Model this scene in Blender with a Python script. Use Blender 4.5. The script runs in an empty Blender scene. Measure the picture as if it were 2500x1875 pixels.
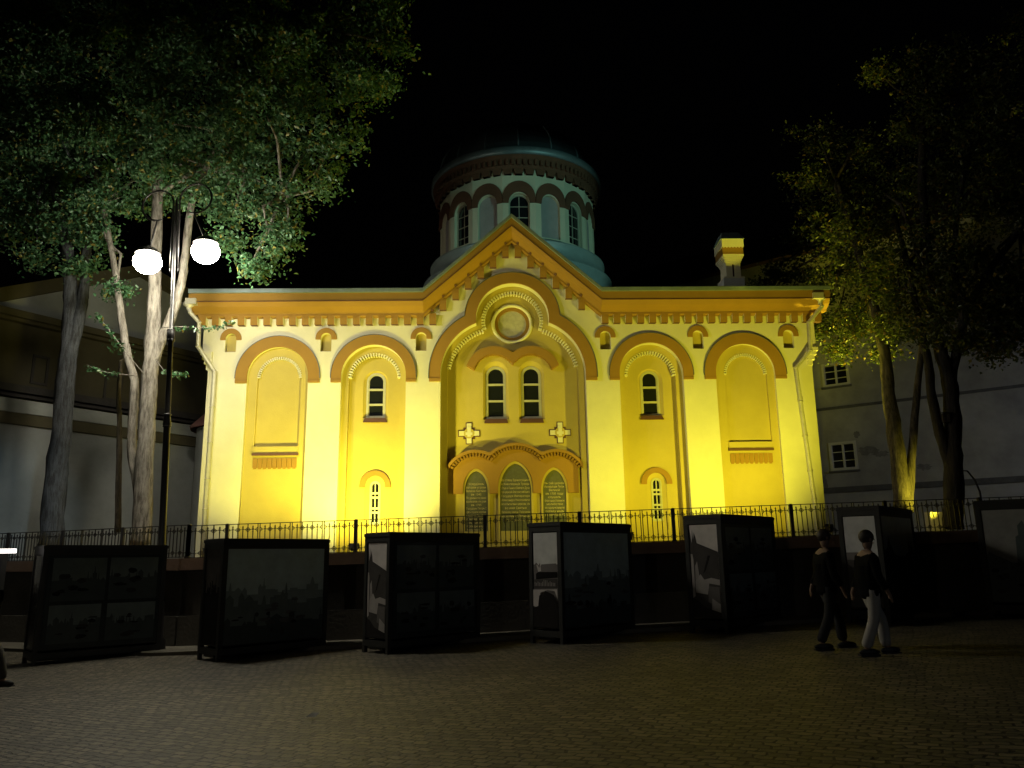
import bpy, math, random
import numpy as np
from mathutils import Vector, Matrix
from mathutils.geometry import tessellate_polygon
PI=math.pi; R=math.radians
random.seed(7); rng=np.random.default_rng(7)
scn=bpy.context.scene; COL=scn.collection
# ------------------------------------------------------------------ camera
f=1928.;CX=1250.;CY=937.5;PIT=R(12.4);ROL=R(0.8);CAM=Vector((0,0,1.6))
FW=Vector((0,math.cos(PIT),math.sin(PIT)));r0=Vector((1,0,0));u0=r0.cross(FW)
RT=r0*math.cos(ROL)-u0*math.sin(ROL);UP=u0*math.cos(ROL)+r0*math.sin(ROL)
def ray(x,y): return (x-CX)/f*RT-(y-CY)/f*UP+FW
def at(x,y,Y):
    d=ray(x,y); return CAM+d*(Y/d.y)
cd=bpy.data.cameras.new('camera');cd.lens=f/2500*36;cd.sensor_width=36;cd.clip_end=400;cd.clip_start=.05
co=bpy.data.objects.new('camera',cd);COL.objects.link(co)
m=Matrix.Identity(4)
for i in range(3): m[i][0]=RT[i];m[i][1]=UP[i];m[i][2]=-FW[i];m[i][3]=CAM[i]
co.matrix_world=m;scn.camera=co
# ------------------------------------------------------------------ materials
MT={}
def mat(name,col,rough=.7,var=0.,vscale=3.,bump=0.,bscale=20.,metal=0.,spec=.5,col2=None,emit=None,estr=0.):
    if name in MT: return MT[name]
    m=bpy.data.materials.new(name);m.use_nodes=True;nt=m.node_tree;b=nt.nodes['Principled BSDF']
    b.inputs['Base Color'].default_value=(*col,1);b.inputs['Roughness'].default_value=rough
    b.inputs['Metallic'].default_value=metal;b.inputs['Specular IOR Level'].default_value=spec
    tc=nt.nodes.new('ShaderNodeTexCoord')
    if var>0:
        n=nt.nodes.new('ShaderNodeTexNoise');n.inputs['Scale'].default_value=vscale;n.inputs['Detail'].default_value=6;n.inputs['Roughness'].default_value=.65
        nt.links.new(tc.outputs['Object'],n.inputs['Vector'])
        cr=nt.nodes.new('ShaderNodeValToRGB');cr.color_ramp.elements[0].position=.3;cr.color_ramp.elements[1].position=.7
        c2=col2 or tuple(c*(1-var) for c in col)
        cr.color_ramp.elements[0].color=(*c2,1);cr.color_ramp.elements[1].color=(*col,1)
        nt.links.new(n.outputs['Fac'],cr.inputs['Fac']);nt.links.new(cr.outputs['Color'],b.inputs['Base Color'])
    if bump>0:
        n2=nt.nodes.new('ShaderNodeTexNoise');n2.inputs['Scale'].default_value=bscale;n2.inputs['Detail'].default_value=5
        nt.links.new(tc.outputs['Object'],n2.inputs['Vector'])
        bp=nt.nodes.new('ShaderNodeBump');bp.inputs['Strength'].default_value=bump;bp.inputs['Distance'].default_value=.02
        nt.links.new(n2.outputs['Fac'],bp.inputs['Height']);nt.links.new(bp.outputs['Normal'],b.inputs['Normal'])
    if emit:
        b.inputs['Emission Color'].default_value=(*emit,1);b.inputs['Emission Strength'].default_value=estr
    MT[name]=m;return m
CREAM=mat('cream_plaster',(.72,.68,.48),.85,.15,.8,.25,30)
OCHRE=mat('ochre_plaster',(.50,.395,.095),.85,.15,.9,.25,30)
TERRA=mat('burnt_orange_plaster',(.32,.172,.022),.8,.14,2.,.2,30)
REDBR=mat('red_brown_sill',(.11,.045,.035),.7,.2,4)
WFRAME=mat('pale_window_paint',(.48,.46,.34),.5,.15,8)
GLASS=mat('dark_window_glass',(.012,.014,.016),.06,spec=.8)
METAL=mat('weathered_zinc',(.28,.36,.38),.5,.3,2.5,.15,8,metal=.35)
PIPE=mat('cream_pipe_metal',(.58,.55,.44),.45,.25,5,.1,12,metal=.2)
IRON=mat('black_iron',(.022,.02,.02),.42,.2,10,spec=.6)
DARKSTONE=mat('dark_wall_stone',(.10,.09,.08),.9,.4,1.4,.5,14)
COPING=mat('brown_coping',(.30,.19,.13),.85,.3,2.5,.4,20)
PLAQUE=mat('green_grey_granite',(.105,.105,.06),.6,.35,14,.2,60)
GOLD=mat('gilt_lettering',(.62,.52,.28),.45,.3,30)
DISC=mat('mottled_limestone',(.52,.49,.38),.85,.38,5,.4,18)
KIOSK=mat('black_painted_frame',(.035,.035,.033),.5,.25,6,spec=.4)
BARK=mat('pale_bark',(.085,.092,.10),.9,.45,3.5,1.,16)
BARKD=mat('dark_bark',(.14,.115,.085),.95,.5,4,1.,16)
GREYW=mat('grey_building_render',(.44,.44,.45),.9,.42,.8,.3,8)
STAIN=mat('mould_stain',(.14,.14,.15),.95,.4,3)
OLDW=mat('old_yellow_brown_render',(.15,.13,.075),.95,.35,.8,.3,8)
WHITEW=mat('off_white_render',(.50,.52,.50),.9,.28,.7,.3,8)
def barkify(m,d=.05):
    nt=m.node_tree;b=nt.nodes['Principled BSDF'];tc=nt.nodes.new('ShaderNodeTexCoord');mp=nt.nodes.new('ShaderNodeMapping');mp.inputs['Scale'].default_value=(14,14,2.2)
    n=nt.nodes.new('ShaderNodeTexNoise');n.inputs['Scale'].default_value=1;n.inputs['Detail'].default_value=7;n.inputs['Roughness'].default_value=.7
    nt.links.new(tc.outputs['Object'],mp.inputs['Vector']);nt.links.new(mp.outputs['Vector'],n.inputs['Vector'])
    bp=nt.nodes.new('ShaderNodeBump');bp.inputs['Strength'].default_value=1;bp.inputs['Distance'].default_value=d
    nt.links.new(n.outputs['Fac'],bp.inputs['Height']);nt.links.new(bp.outputs['Normal'],b.inputs['Normal'])
    old=b.inputs['Base Color'].links[0].from_socket;mr=nt.nodes.new('ShaderNodeValToRGB');mr.color_ramp.elements[0].position=.38;mr.color_ramp.elements[0].color=(.35,.33,.3,1);mr.color_ramp.elements[1].position=.56
    mm=nt.nodes.new('ShaderNodeMixRGB');mm.blend_type='MULTIPLY';mm.inputs['Fac'].default_value=1
    nt.links.new(n.outputs['Fac'],mr.inputs['Fac']);nt.links.new(old,mm.inputs['Color1']);nt.links.new(mr.outputs['Color'],mm.inputs['Color2']);nt.links.new(mm.outputs['Color'],b.inputs['Base Color'])
    return m
barkify(BARK);barkify(BARKD);BARKN=barkify(mat('near_black_bark',(.05,.042,.035),.95,.4,4,1.,16))
# ------------------------------------------------------------------ mesh helpers
class MB:
    def __init__(s): s.v=[];s.f=[];s.mi=[];s.sm=[]
    def add(s,vs,fs,mi=0,sm=False):
        o=len(s.v);s.v+=[tuple(v) for v in vs];s.f+=[tuple(i+o for i in q) for q in fs];s.mi+=[mi]*len(fs);s.sm+=[sm]*len(fs);return s
    def box(s,x0,x1,y0,y1,z0,z1,mi=0,M=None):
        v=[(x,y,z) for z in(z0,z1) for y in(y0,y1) for x in(x0,x1)]
        if M: v=[M@Vector(p) for p in v]
        return s.add(v,[(0,1,5,4),(1,3,7,5),(3,2,6,7),(2,0,4,6),(4,5,7,6),(0,2,3,1)],mi)
    def prism(s,polys,y0,y1,mi=0,side=None):
        """polys: outer + holes in (x,z); front face at y0, back at y1"""
        flat=[p for pl in polys for p in pl];n=len(flat)
        tr=tessellate_polygon([[Vector((p[0],p[1],0)) for p in pl] for pl in polys])
        vs=[(p[0],y0,p[1]) for p in flat]+[(p[0],y1,p[1]) for p in flat]
        F=[]
        for t in tr:
            a,b,c=[flat[i] for i in t]
            ar=(b[0]-a[0])*(c[1]-a[1])-(c[0]-a[0])*(b[1]-a[1])
            if abs(ar)<1e-9: continue
            t=tuple(t) if ar>0 else tuple(reversed(t))
            F.append(t);F.append(tuple(n+i for i in reversed(t)))
        s.add(vs,F,mi)
        k=0
        S=[]
        for h,pl in enumerate(polys):
            m=len(pl);area=sum(pl[i][0]*pl[(i+1)%m][1]-pl[(i+1)%m][0]*pl[i][1] for i in range(m))
            for i in range(m):
                a=k+i;b=k+(i+1)%m
                q=(a,b,n+b,n+a)
                if (area>0)==(h>0): q=q[::-1]
                S.append(q)
            k+=m
        o=len(s.v)-2*n
        s.f+=[tuple(i+o for i in q[::-1]) for q in S];s.mi+=[mi if side is None else side]*len(S);s.sm+=[False]*len(S)
        return s
    def tube(s,pts,r,n=10,mi=0,cap=True,sm=True,wob=0.):
        pts=[Vector(p) for p in pts];rs=r if hasattr(r,'__len__') else [r]*len(pts)
        N=len(pts);ref=None;V=[]
        for i,p in enumerate(pts):
            t=(pts[min(i+1,N-1)]-pts[max(i-1,0)]).normalized()
            if ref is None: ref=t.orthogonal().normalized()
            ref=(ref-t*ref.dot(t)).normalized();b=t.cross(ref)
            for k in range(n):
                a=2*PI*k/n;rr=rs[i]*(1+(wob*math.sin(a*3+i*1.7)+wob*.6*math.sin(a*5-i) if wob else 0));V.append(p+(ref*math.cos(a)+b*math.sin(a))*rr)
        F=[(i*n+k,i*n+(k+1)%n,(i+1)*n+(k+1)%n,(i+1)*n+k) for i in range(N-1) for k in range(n)]
        s.add(V,F,mi,sm)
        if cap:
            o=len(s.v)-len(V);s.f+=[tuple(o+k for k in range(n))[::-1],tuple(o+(N-1)*n+k for k in range(n))];s.mi+=[mi]*2;s.sm+=[False]*2
        return s
    def lathe(s,prof,c=(0,0,0),n=48,mi=0,sm=True,a0=0,a1=2*PI):
        full=abs(a1-a0-2*PI)<1e-6;m=n if full else n+1;V=[]
        for r,z in prof:
            for k in range(m):
                a=a0+(a1-a0)*k/n;V.append((c[0]+r*math.cos(a),c[1]+r*math.sin(a),c[2]+z))
        F=[(i*m+k,i*m+(k+1)%m,(i+1)*m+(k+1)%m,(i+1)*m+k) for i in range(len(prof)-1) for k in range(n)]
        return s.add(V,F,mi,sm)
    def build(s,name,mats,parent=None,loc=None):
        me=bpy.data.meshes.new(name);me.from_pydata(s.v,[],s.f)
        for q in (mats if isinstance(mats,(list,tuple)) else [mats]): me.materials.append(q)
        me.polygons.foreach_set('material_index',s.mi);me.polygons.foreach_set('use_smooth',s.sm);me.update()
        o=bpy.data.objects.new(name,me);COL.objects.link(o)
        if parent: o.parent=parent
        if loc is not None: o.location=loc
        return o
def tag(o,label=None,cat=None,group=None,kind=None):
    if label:o['label']=label
    if cat:o['category']=cat
    if group:o['group']=group
    if kind:o['kind']=kind
    return o
def empty(name,loc=(0,0,0),label=None,cat=None,group=None,rz=0):
    o=bpy.data.objects.new(name,None);COL.objects.link(o);o.location=loc;o.rotation_euler.z=rz;o.empty_display_size=.2
    return tag(o,label,cat,group)
def dup(o,parent=None,loc=None):
    c=o.copy();COL.objects.link(c)
    if parent:c.parent=parent
    if loc is not None:c.location=loc
    return c
def arch(cx,r,zs,z0,n=28,k=1.0):
    """round-headed outline, spring zs, bottom z0 (counter-clockwise from bottom left)"""
    p=[(cx-r,z0),(cx+r,z0)]
    return p+[(cx+r*math.cos(PI*i/n),zs+r*k*math.sin(PI*i/n)) for i in range(n+1)]
def band(cx,ro,ri,zs,z0,n=28):
    return [(cx-ro,z0)]+[(cx-ri,z0)]+[(cx-ri*math.cos(PI*i/n),zs+ri*math.sin(PI*i/n)) for i in range(n+1)]+[(cx+ri,z0),(cx+ro,z0)]+[(cx+ro*math.cos(PI*i/n),zs+ro*math.sin(PI*i/n)) for i in range(n+1)]
def circ(cx,cz,r,n=40): return [(cx+r*math.cos(2*PI*i/n),cz+r*math.sin(2*PI*i/n)) for i in range(n)]
def rect(a,b,c,d): return [(a,c),(b,c),(b,d),(a,d)]
def trefoil(d,z0,full=True):
    """central three-lobed outline inset by d"""
    ur=1.38-d;uz=8.40;lr=1.934-d;lx=.466;lz=6.75
    D=math.hypot(lx,uz-lz);a=(lr*lr-ur*ur+D*D)/(2*D);h=math.sqrt(max(lr*lr-a*a,0))
    ex=lx/D;ez=(uz-lz)/D   # direction from left-lobe centre (-lx,lz) to (0,uz)
    px=-lx+ex*a-ez*h;pz=lz+ez*a+ex*h
    L=[(-lx-lr,z0)]
    a0=PI;a1=math.atan2(pz-lz,px+lx);n=18
    arc=[(-lx+lr*math.cos(a0+(a1-a0)*i/n),lz+lr*math.sin(a0+(a1-a0)*i/n)) for i in range(n+1)]
    b0=math.atan2(pz-uz,px);b1=PI/2
    if b0<0:b0+=2*PI
    up=[(ur*math.cos(b0+(b1-b0)*i/n),uz+ur*math.sin(b0+(b1-b0)*i/n)) for i in range(1,n+1)]
    left=L+arc+up
    right=[(-x,z) for x,z in reversed(left[:-1])]
    o=[(x+.04,z) for x,z in left+right]     # clockwise from bottom left
    return o[::-1]
# ------------------------------------------------------------------ ground
GX=[-60,-20,-9,-5.4,-2.3,.8,3.9,6.8,15,60];GZ=[-.6,-.42,-.24,-.17,-.09,.05,.17,.29,.52,.9]
def gz(x): return float(np.interp(x,GX,GZ))
def zt(x): return 1.83+.021*x if x>-7.2 else 1.68+.0*x
def wallY(x): return 17.6 if x>-7.2 else 17.6+(-7.2-x)*.48
cob=bpy.data.materials.new('cobbles');cob.use_nodes=True;nt=cob.node_tree;b=nt.nodes['Principled BSDF']
tc=nt.nodes.new('ShaderNodeTexCoord');mp=nt.nodes.new('ShaderNodeMapping');mp.inputs['Rotation'].default_value=(0,0,R(28))
nz=nt.nodes.new('ShaderNodeTexNoise');nz.inputs['Scale'].default_value=1.1;nz.inputs['Detail'].default_value=3
mx=nt.nodes.new('ShaderNodeMixRGB');mx.blend_type='ADD';mx.inputs['Fac'].default_value=.26
nt.links.new(tc.outputs['Object'],mp.inputs['Vector']);nt.links.new(tc.outputs['Object'],nz.inputs['Vector'])
nt.links.new(mp.outputs['Vector'],mx.inputs['Color1']);nt.links.new(nz.outputs['Color'],mx.inputs['Color2'])
nz3=nt.nodes.new('ShaderNodeTexNoise');nz3.inputs['Scale'].default_value=9;mx3=nt.nodes.new('ShaderNodeMixRGB');mx3.blend_type='ADD';mx3.inputs['Fac'].default_value=.085
nt.links.new(tc.outputs['Object'],nz3.inputs['Vector']);nt.links.new(mx.outputs['Color'],mx3.inputs['Color1']);nt.links.new(nz3.outputs['Color'],mx3.inputs['Color2'])
br=nt.nodes.new('ShaderNodeTexBrick');br.inputs['Scale'].default_value=1;br.inputs['Brick Width'].default_value=.175;br.inputs['Row Height'].default_value=.105
br.inputs['Mortar Size'].default_value=.015;br.inputs['Mortar Smooth'].default_value=.35
br.inputs['Color1'].default_value=(.20,.17,.12,1);br.inputs['Color2'].default_value=(.07,.062,.046,1);br.inputs['Mortar'].default_value=(.012,.011,.009,1);br.offset=.5
nt.links.new(mx3.outputs['Color'],br.inputs['Vector'])
n4=nt.nodes.new('ShaderNodeTexNoise');n4.inputs['Scale'].default_value=.35;n4.inputs['Detail'].default_value=5
cr=nt.nodes.new('ShaderNodeValToRGB');cr.color_ramp.elements[0].position=.35;cr.color_ramp.elements[0].color=(.5,.5,.5,1);cr.color_ramp.elements[1].position=.65
mm=nt.nodes.new('ShaderNodeMixRGB');mm.blend_type='MULTIPLY';mm.inputs['Fac'].default_value=.8
nt.links.new(tc.outputs['Object'],n4.inputs['Vector']);nt.links.new(n4.outputs['Fac'],cr.inputs['Fac']);nt.links.new(br.outputs['Color'],mm.inputs['Color1']);nt.links.new(cr.outputs['Color'],mm.inputs['Color2'])
nt.links.new(mm.outputs['Color'],b.inputs['Base Color']);b.inputs['Roughness'].default_value=.62
n5=nt.nodes.new('ShaderNodeTexNoise');n5.inputs['Scale'].default_value=14;n5.inputs['Detail'].default_value=4
nt.links.new(tc.outputs['Object'],n5.inputs['Vector'])
ma=nt.nodes.new('ShaderNodeMath');ma.operation='MULTIPLY_ADD';ma.inputs[1].default_value=-1.6
nt.links.new(br.outputs['Fac'],ma.inputs[0]);nt.links.new(n5.outputs['Fac'],ma.inputs[2])
bp=nt.nodes.new('ShaderNodeBump');bp.inputs['Strength'].default_value=.9;bp.inputs['Distance'].default_value=.02
nt.links.new(ma.outputs[0],bp.inputs['Height']);nt.links.new(bp.outputs['Normal'],b.inputs['Normal'])
g=MB();xs=[-150,-60,-40,-20,-14,-9,-7,-5.4,-4,-2.3,-1,.8,2.5,3.9,5.4,6.8,10,15,25,60,150]
ys=[-40,0,8,17.5,30,150]
g.add([(x,y,gz(x)) for y in ys for x in xs],[(j*len(xs)+i,j*len(xs)+i+1,(j+1)*len(xs)+i+1,(j+1)*len(xs)+i) for j in range(len(ys)-1) for i in range(len(xs)-1)],0,True)
tag(g.build('cobbled_square',cob),kind='structure')
# pavement with kerb along the wall
pv=MB();pvm=mat('pavement_stone',(.15,.135,.105),.8,.3,1.5,.4,25)
px_=[-14.5,-10,-7.2,-5,-2.3,.8,3.9,6.8,10,17]
top=[];
for x in px_: top.append((x,wallY(x)-1.25,gz(x)+.07,wallY(x)+.02))
V=[];F=[]
for x,y,z,y2 in top: V+=[(x,y,z-.2),(x,y,z),(x,y2,z)]
for i in range(len(top)-1): a=3*i;F+=[(a,a+3,a+4,a+1),(a+1,a+4,a+5,a+2)]
pv.add(V,F);tag(pv.build('pavement',pvm),kind='structure')
# churchyard terrace
TERR=mat('churchyard_paving',(.20,.18,.12),.9,.4,2,.5,20)
tx=[-60,-30,-20,-14.5,-7.2,-2,4,10,17,30,60];V=[];F=[]
for x in tx: V+=[(x,(wallY(x) if x>-25 else 26)+.25,zt(x)-.03),(x,120,zt(x)-.03)]
for i in range(len(tx)-1): F.append((2*i,2*i+2,2*i+3,2*i+1))
tag(MB().add(V,F).build('terrace_ground',TERR),kind='structure')
# ------------------------------------------------------------------ retaining wall
def wallseg(mb,p,q,z0a,z0b,z1a,z1b,t,off,mi=0):
    d=Vector((q[0]-p[0],q[1]-p[1],0)).normalized();n=Vector((d.y,-d.x,0))   # toward camera
    a=Vector((p[0],p[1],0))+n*off;b2=Vector((q[0],q[1],0))+n*off;c=b2-n*t;e=a-n*t
    v=[(a.x,a.y,z0a),(b2.x,b2.y,z0b),(c.x,c.y,z0b),(e.x,e.y,z0a),(a.x,a.y,z1a),(b2.x,b2.y,z1b),(c.x,c.y,z1b),(e.x,e.y,z1a)]
    mb.add(v,[(0,1,5,4),(1,2,6,5),(2,3,7,6),(3,0,4,7),(4,5,6,7),(0,3,2,1)],mi)
rw=empty('retaining_wall',(0,17.6,0),'long dark stone retaining wall with brown coping carrying the churchyard railing','wall')
nodes=[(-15,wallY(-15)),(-7.2,17.6),(17.5,17.6)]
b1=MB();b2=MB();b3=MB();b4=MB()
for p,q in zip(nodes[:-1],nodes[1:]):
    k=6
    for i in range(k):
        a=(p[0]+(q[0]-p[0])*i/k,p[1]+(q[1]-p[1])*i/k);c=(p[0]+(q[0]-p[0])*(i+1)/k,p[1]+(q[1]-p[1])*(i+1)/k)
        wallseg(b1,a,c,gz(a[0])-.3,gz(c[0])-.3,zt(a[0])-.25,zt(c[0])-.25,.4,0)
        wallseg(b2,a,c,gz(a[0])-.3,gz(c[0])-.3,gz(a[0])+.68,gz(c[0])+.68,.11,.10)
        wallseg(b3,a,c,zt(a[0])-.25,zt(c[0])-.25,zt(a[0]),zt(c[0]),.60,.13)
x=-6.7
while x<17:
    b4.box(x-.2,x+.2,17.53,17.6,gz(x)+.68,zt(x)-.25);x+=2.83
for bb,nm,mt in((b1,'wall_body',DARKSTONE),(b2,'plinth',mat('plinth_stone',(.10,.09,.075),.9,.35,1.6,.5,14)),(b3,'coping',COPING),(b4,'pilaster_strip',DARKSTONE)):
    o=bb.build(nm,mt,rw);o.location=(0,-17.6,0)
# ------------------------------------------------------------------ iron fence
def rail_panel(w,H=.70):
    mb=MB();t=.0085;n=7
    for i in range(n):
        x=w*i/(n-1)
        cross=i in(1,3,5)
        mb.box(x-t,x+t,-t,t,0,H-(.045 if cross else 0))
        for zc,s in((H-.125,1),(.105,-1)):
            if cross:
                mb.box(x-.024,x+.024,-.006,.006,zc+.018*s-.006,zc+.018*s+.006)
                mb.box(x-.017,x+.017,-.006,.006,zc+.052-.006,zc+.052+.006)
                mb.box(x-.013,x+.013,-.005,.005,zc-.052,zc-.040)
                mb.add([(x-.014,0,zc+.06),(x,-.012,zc+.06),(x+.014,0,zc+.06),(x,.012,zc+.06),(x,0,zc+.095)],[(0,1,4),(1,2,4),(2,3,4),(3,0,4)])
            else:
                h=.052;L=[(x-h,zc),(x,zc+h),(x+h,zc),(x,zc-h)]
                if i==0:L=[(x,zc-h),(x+h,zc),(x,zc+h)]
                if i==6:L=[(x,zc-h),(x-h,zc),(x,zc+h)]
                cl=i not in(0,6)
                m2=len(L)
                for j in range(m2 if cl else m2-1):
                    a=L[j];c=L[(j+1)%m2];mb.tube([(a[0],0,a[1]),(c[0],0,c[1])],.008,4,sm=False,cap=False)
                if cl: mb.tube([(x+.02*math.cos(k*PI/4),0,zc+.02*math.sin(k*PI/4)) for k in range(9)],.005,4,sm=False,cap=False)
    for zc in(H-.125,.105): mb.box(0,w,-.0055,.0055,zc-.006,zc+.006)
    return mb
def post_mb(H=.712):
    mb=MB();mb.box(-.036,.036,-.036,.036,-.02,H)
    mb.add([(-.036,-.036,H),(.036,-.036,H),(.036,.036,H),(-.036,.036,H),(0,0,H+.012)],[(0,1,4),(1,2,4),(2,3,4),(3,0,4),(3,2,1,0)])
    mb.box(-.048,.048,-.048,.048,-.02,.03);return mb
pm=rail_panel(.62).build('railing_panel',IRON);pmesh=pm.data;bpy.data.objects.remove(pm)
po=post_mb().build('post',IRON);postmesh=po.data;bpy.data.objects.remove(po)
def fence(label,pts,group='black iron railing along the churchyard wall'):
    """pts: post positions (x,y,zbase,npanels to next)"""
    t=empty('iron_railing',(pts[0][0],pts[0][1],pts[0][2]),label,'railing',group)
    org=Vector(pts[0][:3])
    def addm(nm,me,loc,rz=0,ry=0,sx=1):
        o=bpy.data.objects.new(nm,me);COL.objects.link(o);o.parent=t;o.location=Vector(loc)-org;o.rotation_euler=(0,ry,rz);o.scale=(sx,1,1);return o
    for i,p in enumerate(pts):
        addm('post',postmesh,p[:3])
        if i==len(pts)-1:break
        q=pts[i+1];a=Vector(p[:3]);b=Vector(q[:3]);d=b-a;L=math.hypot(d.x,d.y);rz=math.atan2(d.y,d.x);ry=-math.atan2(d.z,L);n=p[3]
        w=L/n
        for k in range(n):
            s=a+d*((k*w+.0225)/L);addm('railing_panel',pmesh,s,rz,ry,(w-.045)/.62)
        mb=MB();u=(b-a)
        mb.tube([(0,0,0),tuple(u)],.0125,4,sm=False)
        r=mb.build('top_rail',IRON,t);r.location=a-org+Vector((0,0,.70))
        mb=MB();mb.tube([(0,0,0),tuple(u)],.0105,4,sm=False)
        r=mb.build('bottom_rail',IRON,t);r.location=a-org+Vector((0,0,.012))
def fp(x,n): return (x,wallY(x)+.05,zt(x)+.0,n)
fence('black iron railing with cross finials in front of the floodlit yellow facade',[fp(-7.15,1),fp(-6.31,4),fp(-3.48,4),fp(-.635,3),fp(1.45,3),fp(3.51,4),fp(6.12,3),fp(8.2,0)])
fence('unlit black iron railing running off right in front of the grey building',[fp(8.2,3),fp(10.3,3),fp(12.4,3),fp(14.5,3),fp(16.6,0)])
fence('black iron railing slanting away left below the two pale tree trunks',[(-7.15,17.65,1.70,3),(-9.05,18.56,1.69,3),(-10.95,19.47,1.68,3),(-12.85,20.4,1.68,3),(-14.8,21.3,1.68,0)])
# ------------------------------------------------------------------ church
FY=22.0
ch=empty('church',(0,FY,1.8),'small floodlit cream and ochre church with round arches, gable and domed drum','church')
ch.rotation_euler.z=R(1.5)
def cp(mb,name,mats,parent=None):
    o=mb.build(name,mats);o.parent=parent or ch
    o.location=-Vector(ch.location) if parent is None else (0,0,0)
    return o
ZB=1.6
A1=[(-6.65,1),( 6.73,1)];A2=[(-3.94,2),(4.01,2)]
HALF=8.62
def gable(dz=0): return [(-HALF-.0,8.6+dz),(-2.5,8.6+dz),(.04,10.85+dz),(2.58,8.6+dz),(HALF+.08,8.6+dz)]
outer=[(-HALF,ZB),(HALF+.04,ZB)]+gable()[::-1]
NX=[-8.03,-5.32,-2.60,2.72,5.42,8.07]
holes=[]
for cx,k in A1: holes.append(arch(cx,.86,6.71,ZB+.05))
for cx,k in A2: holes.append(arch(cx,.92,6.70,ZB+.05))
holes.append(trefoil(.32,ZB+.05))
for x in NX: holes.append(arch(x,.155,7.83,7.44,12))
mb=MB();mb.prism([outer]+holes,FY,FY+.28)
# backing body of the church
mb.box(-HALF,HALF+.04,FY+.72,FY+13,ZB,8.75);mb.box(-HALF,-HALF+.4,FY+.28,FY+.72,ZB,8.7);mb.box(HALF-.36,HALF+.04,FY+.28,FY+.72,ZB,8.7)
cp(mb,'wall',CREAM)
# niches
for x in NX:
    mb=MB();mb.prism([rect(x-.18,x+.18,7.40,8.02)],FY+.14,FY+.2,0)
    mb.box(x-.155,x+.155,FY+.02,FY+.14,7.40,7.455,1)
    cp(mb,'small_niche',[OCHRE,REDBR])
    mb=MB();mb.prism([band(x,.30,.155,7.83,7.79,14)],FY-.04,FY+.001);cp(mb,'niche_hood',TERRA)
# arch hoods
def thinrim(cx,ro,zs,z0): return band(cx,ro+.018,ro,zs,z0)
for cx,k in A1+A2:
    ro=1.185 if k==1 else 1.205;ri=.86 if k==1 else .92
    mb=MB();mb.prism([band(cx,ro,ri,6.71,6.60)],FY-.04,FY+.002)
    for s in(-1,1):
        a=cx+s*ri;c=cx+s*ro;mb.box(min(a,c)-.0,max(a,c)+.0,FY-.055,FY+.001,6.53,6.60)
    cp(mb,'arch_hood',TERRA)
    mb=MB();mb.prism([thinrim(cx,ro,6.71,6.66)],FY-.055,FY-.002);cp(mb,'hood_flashing',mat('dark_zinc',(.12,.14,.15),.55,.3,3,metal=.3))
def dentils(mb,cx,zs,ro,ri,y0,y1,n,mi=0,a0=0,a1=PI):
    for i in range(n):
        a=a0+(a1-a0)*(i+.5)/n;w=(a1-a0)/n*.27
        q=[(cx+r*math.cos(t),zs+r*math.sin(t)) for r,t in((ri,a-w),(ro,a-w),(ro,a+w),(ri,a+w))]
        mb.prism([q],y0,y1,mi)
for cx,k in A1:
    o=empty('blind_arch_panel',(0,0,0));o.parent=ch;o.location=-Vector(ch.location)
    mb=MB();mb.prism([arch(cx,.95,6.70,ZB),arch(cx+.03,.615,6.68,4.74)],FY+.10,FY+.26)   # recessed field with inner opening
    mb.prism([rect(cx-.7,cx+.7,4.6,7.6)],FY+.17,FY+.25)
    dentils(mb,cx+.03,6.68,.63,.545,FY+.085,FY+.169,30,1)
    w=mb.build('recessed_field',[OCHRE,CREAM],o)
    mb=MB();mb.prism([rect(cx-.60,cx+.64,4.54,4.72)],FY+.065,FY+.099);mb.build('ledge',OCHRE,o)
    mb=MB();mb.prism([rect(cx-.62,cx+.66,4.47,4.535)],FY+.03,FY+.099);mb.build('ledge_sill',REDBR,o)
    mb=MB()
    for i in range(9):
        a=cx-.60+1.22*i/9;mb.box(a+.012,a+1.22/9-.004,FY+.075,FY+.0985,4.13,4.39)
        mb.box(a+.03,a+1.22/9-.03,FY+.085,FY+.0984,4.095,4.128)
    mb.build('fluted_apron',TERRA,o)
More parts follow.
